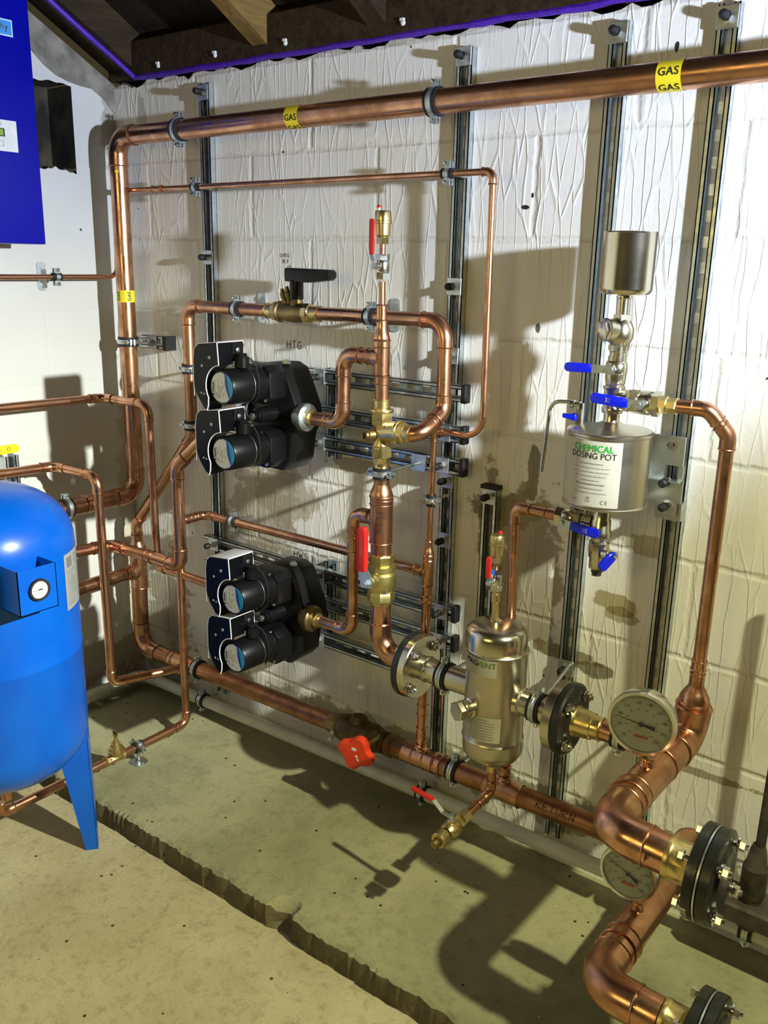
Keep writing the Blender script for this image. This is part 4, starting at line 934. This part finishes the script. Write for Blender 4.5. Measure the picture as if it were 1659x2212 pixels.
black_flange('black cast flange cut by the bottom edge of the picture, pipe end marked R', (2.235, -.575, .320))

# ================================================================== STEEL VESSEL
t = thing('steel_vessel', 'upright polished steel vessel lettered MAGVENT between two flanges', 'vessel', (1.588, -.2, .43))
vx, vy = 1.588, -.2; r = .0715
prof = [(0, .012), (.002, .030), (.008, .050), (.018, .063), (.030, .070), (.040, r)]
MB().lathe((vx + .006, vy, .432), Z1, [(a, b_) for a, b_ in prof] + [(.066, r)], 56).build('bottom_dome', 'steel_brushed', t)
MB().lathe((vx + .005, vy, .498), Z1, [(0, r), (.003, r + .0022), (.006, r + .0004), (.008, r - .0005), (.222, r - .0005), (.224, r + .0004), (.227, r + .0022), (.230, r)], 56).build('shell', 'steel_brushed', t)
MB().lathe((vx + .000, vy, .728), Z1, [(0, r)] + [(.030, r), (.040, r * .97), (.049, r * .87), (.055, r * .68), (.059, r * .42), (.061, .014), (.063, .012), (.066, .0)], 56).build('top_dome', 'steel', t)
cs = (vx + .005, vy, 0)
fn = on_cyl(cs, Z1, r - .0002, math.radians(-95), 0)
mb = MB(); cyl_patch(mb, fn, -.075, .044, .678, .719, 26, .0006); lb = mb.build('name_label', 'label_grey', t, label='pale label printed MAGVENT')
fx = lambda x, y: fn(x, y, .0011)
printed('MAG', .0185, lambda x, y: fx(x * 1.0 - .0225, y + .7065), 14, .06, sx=1.0).build('lettering', 'ink', lb)
printed('VENT', .0185, lambda x, y: fx(x * 1.0 + .0185, y + .7065), 14, .06, sx=1.0).build('lettering', 'print_green_dark', lb)
mb = MB(); cyl_patch(mb, fn, -.085, .060, .515, .578, 26, .0006); lb2 = mb.build('instruction_label', 'label_grey', t)
mb = MB(); rnd = random.Random(11)
for i in range(8):
    zz = .569 - i * .0068
    for xa, xb in ((-.078, -.022), (-.008, .050)):
        x = xa + rnd.uniform(0, .006); end = xb - rnd.uniform(0, .022)
        while x < end:
            l_ = rnd.uniform(.003, .009); cyl_patch(mb, fn, x, min(x + l_, end), zz, zz + .0018, 3, .0010); x += l_ + .0016
cyl_patch(mb, fn, -.0148, -.0142, .518, .572, 1, .0010)
mb.build('fine_print', 'print_grey', lb2)
MB().cyl((vx + .06, vy, .608), (1.754, vy, .608), .0305, 36).build('outlet_pipe', 'steel', t); MB().lathe((vx + .068, vy, .608), X1, [(0, .036), (.010, .0345), (.014, .0305)], 32).build('weld_collar', 'steel', t)
MB().cyl((1.400, vy, .608), (vx - .06, vy, .608), .0305, 36).build('inlet_pipe', 'steel', t)
d = V(-.34, -.94, 0).normalized(); o = V(vx + .004, vy, .588) + d * .066
mb = MB(); mb.lathe(o, d, [(0, .0245), (.010, .0245), (.013, .021), (.020, .021), (.024, .0225), (.030, .0225)], 28); mb.build('plug_boss', 'steel', t)
mb = MB(); mb.lathe(o + d * .030, d, [(0, .020), (.003, .0235), (.016, .0235), (.018, .0215)], 6, ang=.4); mb.build('hex_plug', 'steel', t)
MB().lathe((vx + .008, vy, .436), -Z1, [(-.004, .020), (.004, .020), (.006, .017), (.020, .0165), (.022, .0125), (.034, .0125)], 8).build('bottom_union', 'brass', t)

# ================================================================== DOSING POT
px, py = 1.797, -.147
t = thing('dosing_pot', 'steel pot labelled CHEMICAL DOSING POT with funnel above', 'dosing pot', (px, py, 1.02))
r = .086
MB().lathe((px, py, 1.098), Z1, [(0, r - .004), (.001, r + .0015), (.004, r + .002), (.006, r), (.148, r), (.150, r + .0022), (.155, r + .0022), (.157, r), (.158, r * .96), (.164, r * .55), (.168, .030), (.174, .018)], 64).build('drum', 'steel_brushed', t)
fn = on_cyl((px, py, 0), Z1, r, math.radians(-88), 0)
mb = MB(); cyl_patch(mb, fn, -.085, .060, 1.108, 1.243, 30, .0005); lb = mb.build('pot_label', 'label_white', t, label='pale label printed CHEMICAL DOSING POT')
fx = lambda x, y: fn(x, y, .0011)
printed('CHEMICAL', .0195, lambda x, y: fx(x - .0005, y + 1.2275), 20, .07, sx=.88).build('lettering', 'print_green', lb)
printed('DOSING POT', .0180, lambda x, y: fx(x - .0005, y + 1.2125), 20, .012, sx=.92).build('lettering', 'ink', lb)
mb = MB(); rnd = random.Random(21)
for i, (wd, th) in enumerate(((.050, .0016), (.078, .0012), (.076, .0012), (.066, .0012), (.040, .0014), (.062, .0026), (.055, .0014), (.074, .0012))):
    zz = 1.196 - i * .0086; x = -.001 - wd / 2; end = x + wd
    while x < end:
        l_ = rnd.uniform(.002, .008); cyl_patch(mb, fn, x, min(x + l_, end), zz, zz + th, 3, .0010); x += l_ + .0013
cyl_patch(mb, fn, -.040, -.026, 1.119, 1.1202, 3, .001)
mb.build('fine_print', 'print_grey', lb)
printed('C E', .0115, lambda x, y: fx(x + .031, y + 1.1185), 8, .01, sx=.8).build('lettering', 'print_grey', lb)
printed('UK\nCA', .0065, lambda x, y: fx(x - .0015, y + 1.1225), 6, .02, sx=1.0).build('lettering', 'print_grey', lb)
MB().lathe((px, py, 1.266), Z1, [(0, .019), (.004, .0165), (.024, .0165), (.024, .021), (.034, .022)], 28).build('neck', 'steel', t)
mb = MB(); mb.lathe((px, py, 1.296), Z1, [(0, .0225), (.004, .0225), (.008, .020), (.040, .020), (.044, .0225), (.050, .0225)], 28); mb.lathe((px, py, 1.318), X1, [(0, .021), (.018, .021), (.024, .0225), (.034, .0225)], 28); mb.build('tee', 'steel', t)
mb = MB(); mb.lathe((px + .001, py, 1.344), Z1, [(0, .018), (.008, .0205), (.020, .0215), (.048, .0215), (.050, .0185), (.062, .0185)], 28); mb.build('upper_valve_body', 'steel', t)
mb = MB(); mb.lathe((px + .002, py, 1.404), Z1, [(0, .0175), (.010, .0175), (.012, .019), (.022, .019), (.024, .014)], 24); mb.lathe((px + .002, py, 1.418), Z1, [(0, .021), (.010, .021)], 6); mb.build('strainer_nut', 'steel', t)
mb = MB(); mb.lathe((px + .003, py, 1.424), Z1, [(0, .014), (.006, .021), (.020, .0265), (.036, .0265), (.050, .021), (.058, .0155)], 28); mb.lathe((px + .003, py, 1.456), V(-.42, -.85, .05), [(0, .020), (.028, .020), (.029, .0235), (.040, .0235), (.042, .020)], 26); mb.build('check_valve_body', 'steel', t)
MB().lathe(V(px + .003, py, 1.456) + V(-.42, -.85, .05).normalized() * .042, V(-.42, -.85, .05), [(0, .018), (.008, .018), (.009, .016)], 6).build('hex_plug', 'steel', t)
mb = MB(); mb.lathe((px + .004, py, 1.476), Z1, [(0, .0195), (.012, .0195)], 6, ang=.3); mb.lathe((px + .004, py, 1.488), Z1, [(0, .014), (.03, .014), (.032, .0155), (.046, .0155)], 24); mb.build('funnel_stem', 'steel', t)
mb = MB(); mb.lathe((px + .006, py, 1.524), Z1, [(0, .012), (.001, .030), (.004, .046), (.010, .0505), (.014, .0512), (.118, .0518), (.120, .0525), (.122, .0518), (.120, .0500), (.016, .0495), (.010, .044), (.008, .012)], 56)
mb.build('funnel', 'steel', t)
MB().lathe((px - .002, py, 1.099), -Z1, [(-.002, .020), (.003, .020), (.006, .0185), (.036, .0185), (.040, .021), (.060, .0215), (.064, .024), (.074, .024), (.078, .0185)], 28).build('lower_tee', 'steel', t)
MB().lathe((px - .02, py, 1.050), -X1, [(0, .018), (.012, .018), (.014, .0155), (.024, .0155)], 24).build('outlet_stub', 'steel', t)
# air bleed
bx, by = px - .066, py - .010
mb = MB(); mb.box((bx - .006, by - .006, 1.256), (bx + .006, by + .006, 1.292)); mb.hexa((bx, by, 1.288), (bx, by, 1.304), .0075); mb.lathe((bx, by, 1.3), -X1, [(0, .0065), (.012, .0065), (.013, .0085), (.022, .0085), (.024, .005)], 12); mb.build('bleed_cock', 'chrome', t)
mb = MB(); pts = arc(V(bx - .02, by, 1.304), V(bx - .070, by, 1.300), V(bx - .078, by, 1.16), .026, 8)[0]; mb.sweep([V(bx - .02, by, 1.304)] + pts + [V(bx - .080, by, 1.145)], .0042, 14); mb.build('bleed_tube', 'chrome', t)
mb = MB(); mb.prism([(-.030, -.004), (-.010, -.006), (-.004, -.009), (.002, -.006), (.002, .006), (-.004, .009), (-.010, .006), (-.030, .005)], -.004, .004, Matrix.Translation((bx - .006, by - .006, 1.274))); mb.bevel(.0015, 1); mb.build('bleed_lever', 'blue_lever', t)
# bracket
b = thing('pot_bracket', 'steel mounting plate fixing the dosing pot to the right hand channel', 'bracket', (px, -.05, 1.1))
mb = MB(); x0, x1 = px - .11, 1.925; y0_, y1_ = -.058, -.052
mb.box((x0, y0_, 1.180), (x1, y1_, 1.242)); mb.box((x0, y0_, 1.100), (x1 + .004, y1_, 1.150)); mb.box((x0, y0_, 1.150), (1.888, y1_, 1.180)); mb.box((1.917, y0_, 1.150), (x1 + .002, y1_, 1.180)); mb.box((x0, y0_ - .018, 1.147), (x1 + .002, y0_, 1.150)); mb.box((px - .03, -.066, 1.12), (px + .03, y0_, 1.23)); mb.build('back_plate', 'galvanised_light', b)
MB().box((1.875, -.052, 1.06), (1.930, -.021, 1.10)).build('spacer', 'galvanised', b)
fixing(b, (1.899, -.052, 1.092), light=True, plate=.048, ph=.040)
MB().lathe((1.898, y0_, 1.222), -Y1, [(0, .011), (.002, .011), (.004, .0085), (.007, .006)], 6).build('bolt', 'chrome', b)
mb = MB(); mb.hexa((1.896, y0_ - .010, 1.145), (1.896, y0_, 1.145), .0115); mb.build('nut', 'chrome', b)
MB().lathe((1.896, y0_ - .009, 1.145), -Y1, [(0, .0095), (.020, .0095), (.024, .006)], 16).build('stud_cap', 'rubber', b)
MB().box((1.655, -.052, 1.11), (1.705, -.021, 1.16)).build('spacer', 'galvanised', b)
# levered valves of the pot
BG = 'blue lever valves round the dosing pot'
def blue_valve(label, c, sp, lv, L, w, off, start, body=True, crank=0, mk=None, r=.0125, ax=X1):
    t, Mg = ball_valve(label, c, ax, sp, lv, 1.05, r, 'blue_lever', L, w, 'steel', crank, off=off, start=start, group=BG, nuts=body)
    if mk:
        g = [x for x in t.children if x.name.startswith('lever')][0]
        flip = mk == 'flip'
        def f2(x, y, h=.0034):
            return Mg @ V(L * .5 + (-x if flip else x), h, (-y if flip else y) * (1))
        n = Mg.to_3x3() @ Y1
        def f3(x, y): 
            p = f2(x, y); return p
        mb = MB(); mb2 = printed('ON\nOFF', .0052, f3, 0, .02); mb2.build('lettering', 'label_white', g)
        mb = MB(); k = 1 if flip else -1; mb.sweep([Mg @ V(L * .5 - k * .007 + k * .003 * math.cos(a), .0036, .006 * math.sin(a)) for a in [(-1 + .25 * i) for i in range(9)]], .0004, 6); mb.build('arrow', 'label_white', g); mb = None
    return t
t = blue_valve('blue lever of the topmost dosing pot valve, under the funnel', (px + .001, py, 1.380), -Y1, V(-1, 0, -.02), .062, .019, .032, .034, False, r=.015, ax=Z1)
t = blue_valve('blue lever valve joined to the copper pipe right of the dosing pot neck', (1.868, py, 1.318), -Y1, V(-1, .02, .05), .082, .021, .046, .018, True, .002, mk='on', r=.0165)
MB().lathe((1.895, py, 1.318), X1, [(0, .0185), (.016, .0185), (.018, .0165), (.034, .0165), (.035, .018), (.037, .0165)], 8, ang=.2).build('compression_nut', 'brass', t)
t = blue_valve('blue lever valve under the dosing pot on the left outlet', (1.722, py, 1.050), V(0, -1, -.05), V(1, -.03, -.10), .070, .021, .044, .018, True, .0, mk='on', r=.0135)
t = thing('ball_valve', 'lowest dosing pot valve with short tilted blue lever', 'valve', (px - .002, py, .99), group=BG)
MB().lathe((px - .002, py, 1.024), -Z1, [(0, .020), (.010, .019), (.014, .0225), (.030, .0235), (.046, .0215), (.050, .019), (.072, .019)], 10, ang=.2).build('body', 'steel', t)
MB().lathe((px - .002, py, .953), -Z1, [(0, .013), (.010, .013), (.012, .011), (.018, .011)], 8).build('plug', 'old_iron', t)
mb = MB(); mb.lathe((px + .015, py - .01, .990), V(.9, -.25, .1), [(0, .011), (.014, .011), (.015, .007), (.026, .006)], 16); mb.hexa(V(px + .038, py - .016, .993), V(px + .046, py - .018, .994), .008); mb.build('spindle_boss', 'steel', t)
Mv = frame((px + .041, py - .018, .998), V(-.12, -.35, -.8), V(.9, -.3, .1)) @ Matrix.Rotation(PI / 2, 4, 'X')
mb = MB(); mb.prism([(-.008, -.010), (.006, -.013), (.030, -.015), (.038, -.010), (.038, .010), (.030, .015), (.006, .013), (-.008, .010)], -.0035, .0035, Matrix.Identity(4)); mb.bevel(.0015, 1); mb.xf(frame((px + .040, py - .022, .992), V(-.45, -.55, -.70), V(.2, -.1, .95)) @ Matrix.Rotation(0, 4, 'X')); mb.build('lever', 'blue_lever', t)

# ================================================================== DIAL GAUGES
def gauge(label, c, r, ang, stem_to, mark):
    c = Vector(c); t = thing('dial_gauge', label, 'gauge', stem_to, group='round dial gauges')
    M = Matrix.Translation(c) @ Matrix.Rotation(ang, 4, 'Z')
    n = M.to_3x3() @ -Y1
    MB().lathe(c - n * .034, n, [(0, r * .80), (.003, r * .93), (.006, r * .95), (.024, r * .95), (.026, r), (.036, r), (.038, r * .985), (.038, r * .90), (.033, r * .885)], 56).build('case', 'chrome', t)
    MB().lathe(c - n * .002, n, [(.0012, r * .88), (.0016, r * .88)], 56).build('dial', 'dial', t)
    F = lambda x, z, o=.0: M @ V(x, -.0004 + .001 - o - .0005, z)
    mb = MB()
    for i in range(61):
        a = math.radians(225 - 270 * i / 60); r0 = r * (.80 if i % 5 else .76); r1 = r * .84; w = .0004 if i % 5 else .0008
        u = V(math.cos(a), math.sin(a)); v_ = V(-u.y, u.x)
        mb.bm.faces.new([mb.bm.verts.new(F(*(u * q_ + v_ * s * w), .0009)) for q_, s in ((r0, -1), (r1, -1), (r1, 1), (r0, 1))])
    dl = [x for x in t.children if x.name.startswith('dial')][0]
    mb.build('scale', 'print_grey', dl)
    for i in range(10):
        a = math.radians(225 - 270 * i / 9); q_ = r * .66
        printed(str(40 + 20 * i) if mark else str(20 * i), r * .135, lambda x, y: F(math.cos(a) * q_ + x, math.sin(a) * q_ + y, .0009), 0, .01).build('numeral', 'print_grey', dl)
        if i % 1 == 0: 
            q2 = r * .46; mb = MB(); mb.box((-.002, 0, -.001), (.002, .0002, .001), Matrix.Translation(F(math.cos(a) * q2, math.sin(a) * q2, .0011))); mb.build('inner_mark', 'print_red', dl)
    a = math.radians(172 if mark else 152); u = V(math.cos(a), math.sin(a)); v_ = V(-u.y, u.x); mb = MB()
    for (p, q_, w0, w1) in ((-.02, .74, .022, .008), (-.40, 0, .07, .022)):
        vs = [mb.bm.verts.new(F(*(u * r * k + v_ * r * s * (w0 if k == p and p == 0 else (w0 if k == p else w1))), .004)) for k, s in ((p, -1), (q_, -1), (q_, 1), (p, 1))]
        mb.bm.faces.new(vs)
    mb.lathe(F(0, 0, .003), n, [(0, r * .07), (.002, r * .07), (.003, r * .04)], 16); mb.build('pointer', 'ink', t)
    mb = MB(); rnd = random.Random(2)
    for i in range(5): mb.box((-.0022, 0, -.0022), (.0022, .0002, .0022), Matrix.Translation(F(-r * .16 + i * r * .085, -r * .42, .0012)))
    for i in range(4): mb.box((-.0010, 0, -.0010), (.0010, .0002, .0010), Matrix.Translation(F(-r * .30 + i * r * .2, -r * .34, .0012)))
    mb.build('red_print', 'print_red', dl)
    s = V(stem_to); b_ = c - n * .018 - Z1 * r * .9; mb = MB(); mb.lathe(s - Z1 * .012, b_ - s, [(0, .0065), (.012, .0065), (.012, .0105), (.024, .0105), (.025, .0075), ((b_ - s).length + .012, .0075)], 8); mb.build('stem', 'brass' if mark else 'chrome', t)
    g = MB().lathe(c + n * .0015, n, [(0, r * .895), (.0008, r * .895)], 48); g.build('glass', 'gauge_glass', t)
m, nt, b = nodes('gauge_glass'); setp(b, (1, 1, 1), 0, .03); b.inputs['Transmission Weight'].default_value = 1; b.inputs['IOR'].default_value = 1.1; b.inputs['Specular IOR Level'].default_value = .5
gauge('large dial gauge standing on the thick copper main beside the upper flange', (1.999, -.345, .733), .066, math.radians(8), (2.009, -.318, .652), True)
gauge('large dial gauge low down, half hidden behind the copper elbow', (2.027, -.405, .445), .0575, math.radians(3), (2.045, -.385, .377), False)

# ================================================================== BLUE TANK
tx, ty, tr = .506, -.835, .216
t = thing('expansion_tank', 'large glossy blue pressure tank on legs at the left edge', 'tank', (tx, ty, FL))
zt = 1.045; zb = .262
prof = [(0, .02)] + [(.135 * (1 - math.cos(a)), tr * math.sin(a) ** .85 if a > 0 else .02) for a in [PI / 2 * i / 12 for i in range(1, 13)]]
body = [(zb + h, rr) for h, rr in prof] + [(.62, tr), (.623, tr + .0012), (.628, tr + .0012), (.631, tr), (.70, tr), (zt - .145, tr)] + [(zt - .145 * (1 - math.sin(a)), tr * math.cos(a) ** .82 if a < 1.55 else .01) for a in [PI / 2 * i / 14 for i in range(1, 15)]]
MB().lathe((tx, ty, 0), Z1, [(a, max(b_, .01)) for a, b_ in body], 96).build('shell', 'tank_blue', t, sharp=50)
MB().lathe((tx, ty, zb + .01), -Z1, [(0, .03), (.03, .026), (.05, .018), (.08, .016)], 20).build('bottom_connection', 'copper', t)
for a in (math.radians(52), math.radians(172), math.radians(292)):
    M = Matrix.Translation((tx, ty, 0)) @ Matrix.Rotation(a, 4, 'Z'); mb = MB(); th = .003
    R_ = tr + .001
    # angle-section leg tapering downward: outer plate and folded return
    def pl_(pts): 
        vs = [mb.bm.verts.new(M @ V(*p)) for p in pts]; mb.bm.faces.new(vs)
    for sgn in (1, ):
        top, bot = .385, FL
        o = [(R_ - .004, -.030, top), (R_ - .004, .030, top), (R_ + .002, .020, bot), (R_ + .002, -.016, bot)]
        i_ = [(x - th, y, z) for x, y, z in o]; vs = [mb.bm.verts.new(M @ V(*p)) for p in o + i_]
        for f in ((0, 1, 2, 3), (7, 6, 5, 4), (0, 4, 5, 1), (1, 5, 6, 2), (2, 6, 7, 3), (3, 7, 4, 0)): mb.bm.faces.new([vs[k] for k in f])
        o = [(R_ - .004, .030, top), (R_ - .080, .030, top - .06), (R_ - .030, .020, bot), (R_ + .002, .020, bot)]
        i_ = [(x, y - th, z) for x, y, z in o]; vs = [mb.bm.verts.new(M @ V(*p)) for p in o + i_]
        for f in ((0, 1, 2, 3), (7, 6, 5, 4), (0, 4, 5, 1), (1, 5, 6, 2), (2, 6, 7, 3), (3, 7, 4, 0)): mb.bm.faces.new([vs[k] for k in f])
        o = [(R_ - .004, -.030, top), (R_ - .080, -.030, top - .06), (R_ - .030, -.016, bot), (R_ + .002, -.016, bot)]
        i_ = [(x, y + th, z) for x, y, z in o]; vs = [mb.bm.verts.new(M @ V(*p)) for p in o + i_]
        for f in ((0, 1, 2, 3), (7, 6, 5, 4), (0, 4, 5, 1), (1, 5, 6, 2), (2, 6, 7, 3), (3, 7, 4, 0)): mb.bm.faces.new([vs[k] for k in f])
    mb.build('leg', 'tank_blue', t)
# gauge housing: folded sheet box, open on top
gx = .790; ya, yb, za, zc_ = -.910, -.815, .804, .909; mb = MB(); k = .002
mb.box((gx - k, ya, za), (gx, yb, zc_)); mb.box((gx - .115, ya, za), (gx, ya + k, zc_)); mb.box((gx - .115, yb - k, za), (gx, yb, zc_)); mb.box((gx - .115, ya, za), (gx, yb, za + k))
gb = mb.build('gauge_housing', 'tank_blue', t)
gc = V(gx, -.861, .857)
MB().band(gc + X1 * .003, X1, .0205, .0255, .007, 40).build('gauge_bezel', 'rubber', gb)
d_ = MB().lathe(gc + X1 * .001, X1, [(0, .021), (.0028, .021)], 40).build('gauge_dial', 'dial_white', gb)
mb = MB(); mb.box((0, -.016, -.0004), (.0004, .003, .0004), Matrix.Translation(gc + X1 * .0044)); mb.box((0, -.002, -.0014), (.0006, .007, .0014), Matrix.Translation(gc + X1 * .0044)); mb.build('gauge_pointer', 'ink', gb)
fn = on_cyl((tx, ty, 0), Z1, tr, math.radians(45), 0)
mb = MB(); cyl_patch(mb, fn, -.067, .070, .742, .884, 20, .0006); lb = mb.build('tank_label', 'label_silver', t, label='silver specification label')
mb = MB(); rnd = random.Random(8); cyl_patch(mb, fn, -.056, -.028, .848, .874, 4, .0010)
mb.build('dark_square', 'print_grey', lb)
mb = MB()
for i in range(16):
    zz = .840 - i * .0058
    for xa, xb in ((-.060, -.004), (.004, .060)):
        x = xa; end = xb - rnd.uniform(0, .02)
        while x < end: l_ = rnd.uniform(.003, .010); cyl_patch(mb, fn, x, min(x + l_, end), zz, zz + .0016, 2, .0010); x += l_ + .0015
for i in range(5): cyl_patch(mb, fn, -.018 + .006 * (i % 2), .020 + i * .006, .872 - i * .006, .8735 - i * .006, 3, .0010)
mb.build('fine_print', 'print_grey', lb)

# ================================================================== BLUE WALL BOX
t = thing('pressurisation_unit', 'deep blue wall mounted box with small display at the upper left corner', 'wall box', (.1, -.6, 1.6))
MB().box((.0015, -.80, 1.605), (.20, -.402, 2.235)).bevel(.004, 2).build('cabinet', 'box_blue', t)
xf_ = .2008
MB().box((.2, -.70, 1.838), (xf_, -.4635, 1.915)).build('control_panel', 'panel_white', t)
cp = t.children[-1] if t.children else t
cp = [x for x in t.children if x.name.startswith('control_panel')][0]
fb = lambda y0, z0: (lambda x, y: V(xf_ + .0004, y0 + x, z0 + y))
MB().box((xf_ - .0002, -.62, 1.874), (xf_ + .0012, -.499, 1.894)).build('display_frame', 'rubber', cp)
MB().box((xf_, -.616, 1.8765), (xf_ + .0016, -.503, 1.8915)).build('display', 'screen_green', cp)
printed('PRESSURISATION UNIT', .0105, fb(-.556, 1.9035), 0, .0, sx=.95).build('lettering', 'print_grey', cp)
mb = MB()
for i in range(3):
    y_ = -.520 - i * .028
    for dz in (0, .013): mb.box((xf_, y_, 1.849 + dz), (xf_ + .0004, y_ + .016, 1.8503 + dz))
    for dy in (0, .0147): mb.box((xf_, y_ + dy, 1.849), (xf_ + .0004, y_ + dy + .0013, 1.8633))
mb.build('button_outline', 'grey_dot', cp)
MB().box((.2, -.70, 2.118), (xf_, -.452, 2.158)).build('name_plate', 'logo_pale', t)
npl = [x for x in t.children if x.name.startswith('name_plate')][0]
MB().box((xf_ - .0002, -.70, 2.1215), (xf_ + .0005, -.4555, 2.1545)).build('name_field', 'logo_blue', npl)
printed('worthy', .022, lambda x, y: V(xf_ + .0009, -.499 + x, 2.139 + y), 0, .02).build('lettering', 'panel_white', npl)

# yellow lever gas valve, cut by the left edge
t = thing('ball_valve', 'yellow lever handle reaching in from the left edge', 'valve', (.1, -.60, 1.02))
MB().lathe((.06, -.66, 1.03), Z1, [(-.045, .014), (-.02, .020), (.02, .020), (.045, .014)], 16).build('body', 'brass', t)
MB().lathe((.06, -.66, 1.03), X1, [(0, .012), (.035, .010), (.044, .008)], 12).build('spindle_nut', 'chrome', t)
M = Matrix.Translation((.102, -.655, 1.026)) @ Matrix((Y1, X1, Z1)).transposed().to_4x4()
g = lever_grip(M, .175, .026).build('grip', 'yellow', t)
mb = MB()
for i in range(3): mb.box((.1054, -.62, 1.019 + i * .006), (.1057, -.545 + (i % 2) * .01, 1.0202 + i * .006))
mb.torus((.1056, -.515, 1.028), X1, .005, .0007, 18, 5); mb.build('marking', 'ink', g)
# black thermostat wire clip, handwriting, sundries on the wall
def scribble(text, x, z, h, w, label, parent=None, slant=0):
    mb, _ = handwriting(text, h, w, lambda a, b_: V(x + a + slant * b_, -.0007, z + b_)); o = mb.build('handwriting', 'ink', parent); tag(o, label, 'handwriting'); return o
scribble('HTG', .738, 1.335, .022, .0022, 'black ink letters HTG on the wall above the upper pumps')
scribble('HWS', .762, .712, .020, .0022, 'black ink letters HWS on the wall above the lower pumps')
o = scribble('CHTG', .715, 1.585, .010, .0014, 'two tiny ink words and an arrow on the wall left of the black valve handle')
hw, _ = handwriting('BLV', .010, .0014, lambda a, b_: V(.724 + a, -.0007, 1.570 + b_)); hw.build('handwriting', 'ink', o, rel=False)
hw, _ = handwriting('>', .014, .0014, lambda a, b_: V(.742 + a, -.0007, 1.553 + b_)); hw.build('handwriting', 'ink', o, rel=False)
# black steel pipe at the right edge
t = thing('black_pipe', 'dark iron pipework at the right edge beside the lower wall', 'pipe', (2.2, -.08, PL))
MB().cyl((2.19, -.085, .335), (2.195, -.085, 1.0), .0105, 20).build('tube', 'old_iron', t)
MB().lathe((2.188, -.085, .275), Z1, [(0, .024), (.006, .027), (.075, .027), (.08, .023), (.12, .016), (.128, .013)], 10).build('coupling', 'old_iron', t)
MB().cyl((2.188, -.085, .20), (2.188, -.085, .28), .022, 20).build('tube', 'old_iron', t)
MB().box((2.10, -.125, .218), (3.2, -.035, .265)).bevel(.006, 1).build('duct', 'old_iron', t)
# grit on the floor and plinth
rnd = random.Random(5); mb = MB()
for i in range(260):
    if rnd.random() < .6: x, y, z = rnd.uniform(.5, 2.2), rnd.uniform(-1.5, -.63), FL
    else: x, y, z = rnd.uniform(.4, 2.2), rnd.uniform(-.58, -.1), PL
    s = rnd.uniform(.0008, .0026); v = [mb.bm.verts.new(V(x, y, z) + V(rnd.uniform(-1, 1), rnd.uniform(-1, 1), rnd.uniform(-.2, .9)) * s) for _ in range(6)]
    bmesh.ops.convex_hull(mb.bm, input=v)
o = mb.build('grit', 'label_white'); tag(o, 'loose pale grit scattered over the concrete floor and plinth', 'grit'); o['kind'] = 'stuff'

# ================================================================== CAMERA
Rm = ((0.7909467342156886, 0.6115096181468964, 0.02143013176287118), (0.1812428485890832, -0.20068647364724437, -0.9627439790153707), (-0.5844264654076264, 0.765363264214367, -0.2695640560651168))
cam = bpy.data.cameras.new('camera'); co = bpy.data.objects.new('camera', cam); C.objects.link(co)
r0, r1, r2 = (Vector(a) for a in Rm)
co.matrix_world = Matrix.Translation((2.5407, -1.8871, 1.58)) @ Matrix((r0, -r1, -r2)).transposed().to_4x4()
cam.sensor_fit = 'VERTICAL'; cam.sensor_height = 36; cam.lens = 36 * 1933.7 / 2212; cam.clip_start = .02
bpy.context.scene.camera = co

# ================================================================== LIGHT
def lamp(name, kind, loc, power, col, size=.03, target=None, falloff=None, **k):
    l = bpy.data.lights.new(name, kind); l.energy = power; l.color = col
    if kind == 'AREA': l.shape = 'RECTANGLE'; l.size, l.size_y = size
    else: l.shadow_soft_size = size
    for a, v_ in k.items(): setattr(l, a, v_)
    o = bpy.data.objects.new(name, l); C.objects.link(o); o.location = loc
    if target is not None: o.rotation_euler = (Vector(target) - Vector(loc)).to_track_quat('-Z', 'Y').to_euler()
    if falloff:
        l.use_nodes = True; nt = l.node_tree; e = nt.nodes['Emission']; f = nt.nodes.new('ShaderNodeLightFalloff'); f.inputs['Strength'].default_value = 1.0; f.inputs['Smooth'].default_value = 0
        nt.links.new(f.outputs[falloff], e.inputs['Strength'])
    return o
LP = V(2.75, -.56, 1.77)
lamp('work_lamp_upper', 'SPOT', LP, 104, (.70, .80, 1.0), .022, LP + V(-1, .12, .22), 'Linear', spot_size=math.radians(118), spot_blend=.5)
lamp('work_lamp_lower', 'SPOT', LP, 35, (1.0, .98, .60), .022, LP + V(-.55, -.10, -1), 'Constant', spot_size=math.radians(132), spot_blend=.55)
lamp('fill_light', 'AREA', (1.5, -3.1, 1.85), 10, (1.0, .79, .27), (1.1, .7), (1.2, 0, 2.2))  # added warm fill from behind the camera, not a real window
w = bpy.data.worlds.new('world'); bpy.context.scene.world = w; w.use_nodes = True
bg = w.node_tree.nodes['Background']; bg.inputs[0].default_value = (.60, .48, .24, 1); bg.inputs[1].default_value = .07
sc = bpy.context.scene
sc.view_settings.view_transform = 'Standard'; sc.view_settings.look = 'None'; sc.view_settings.gamma = 1; sc.view_settings.exposure = 0.12; sc.view_settings.use_curve_mapping = False
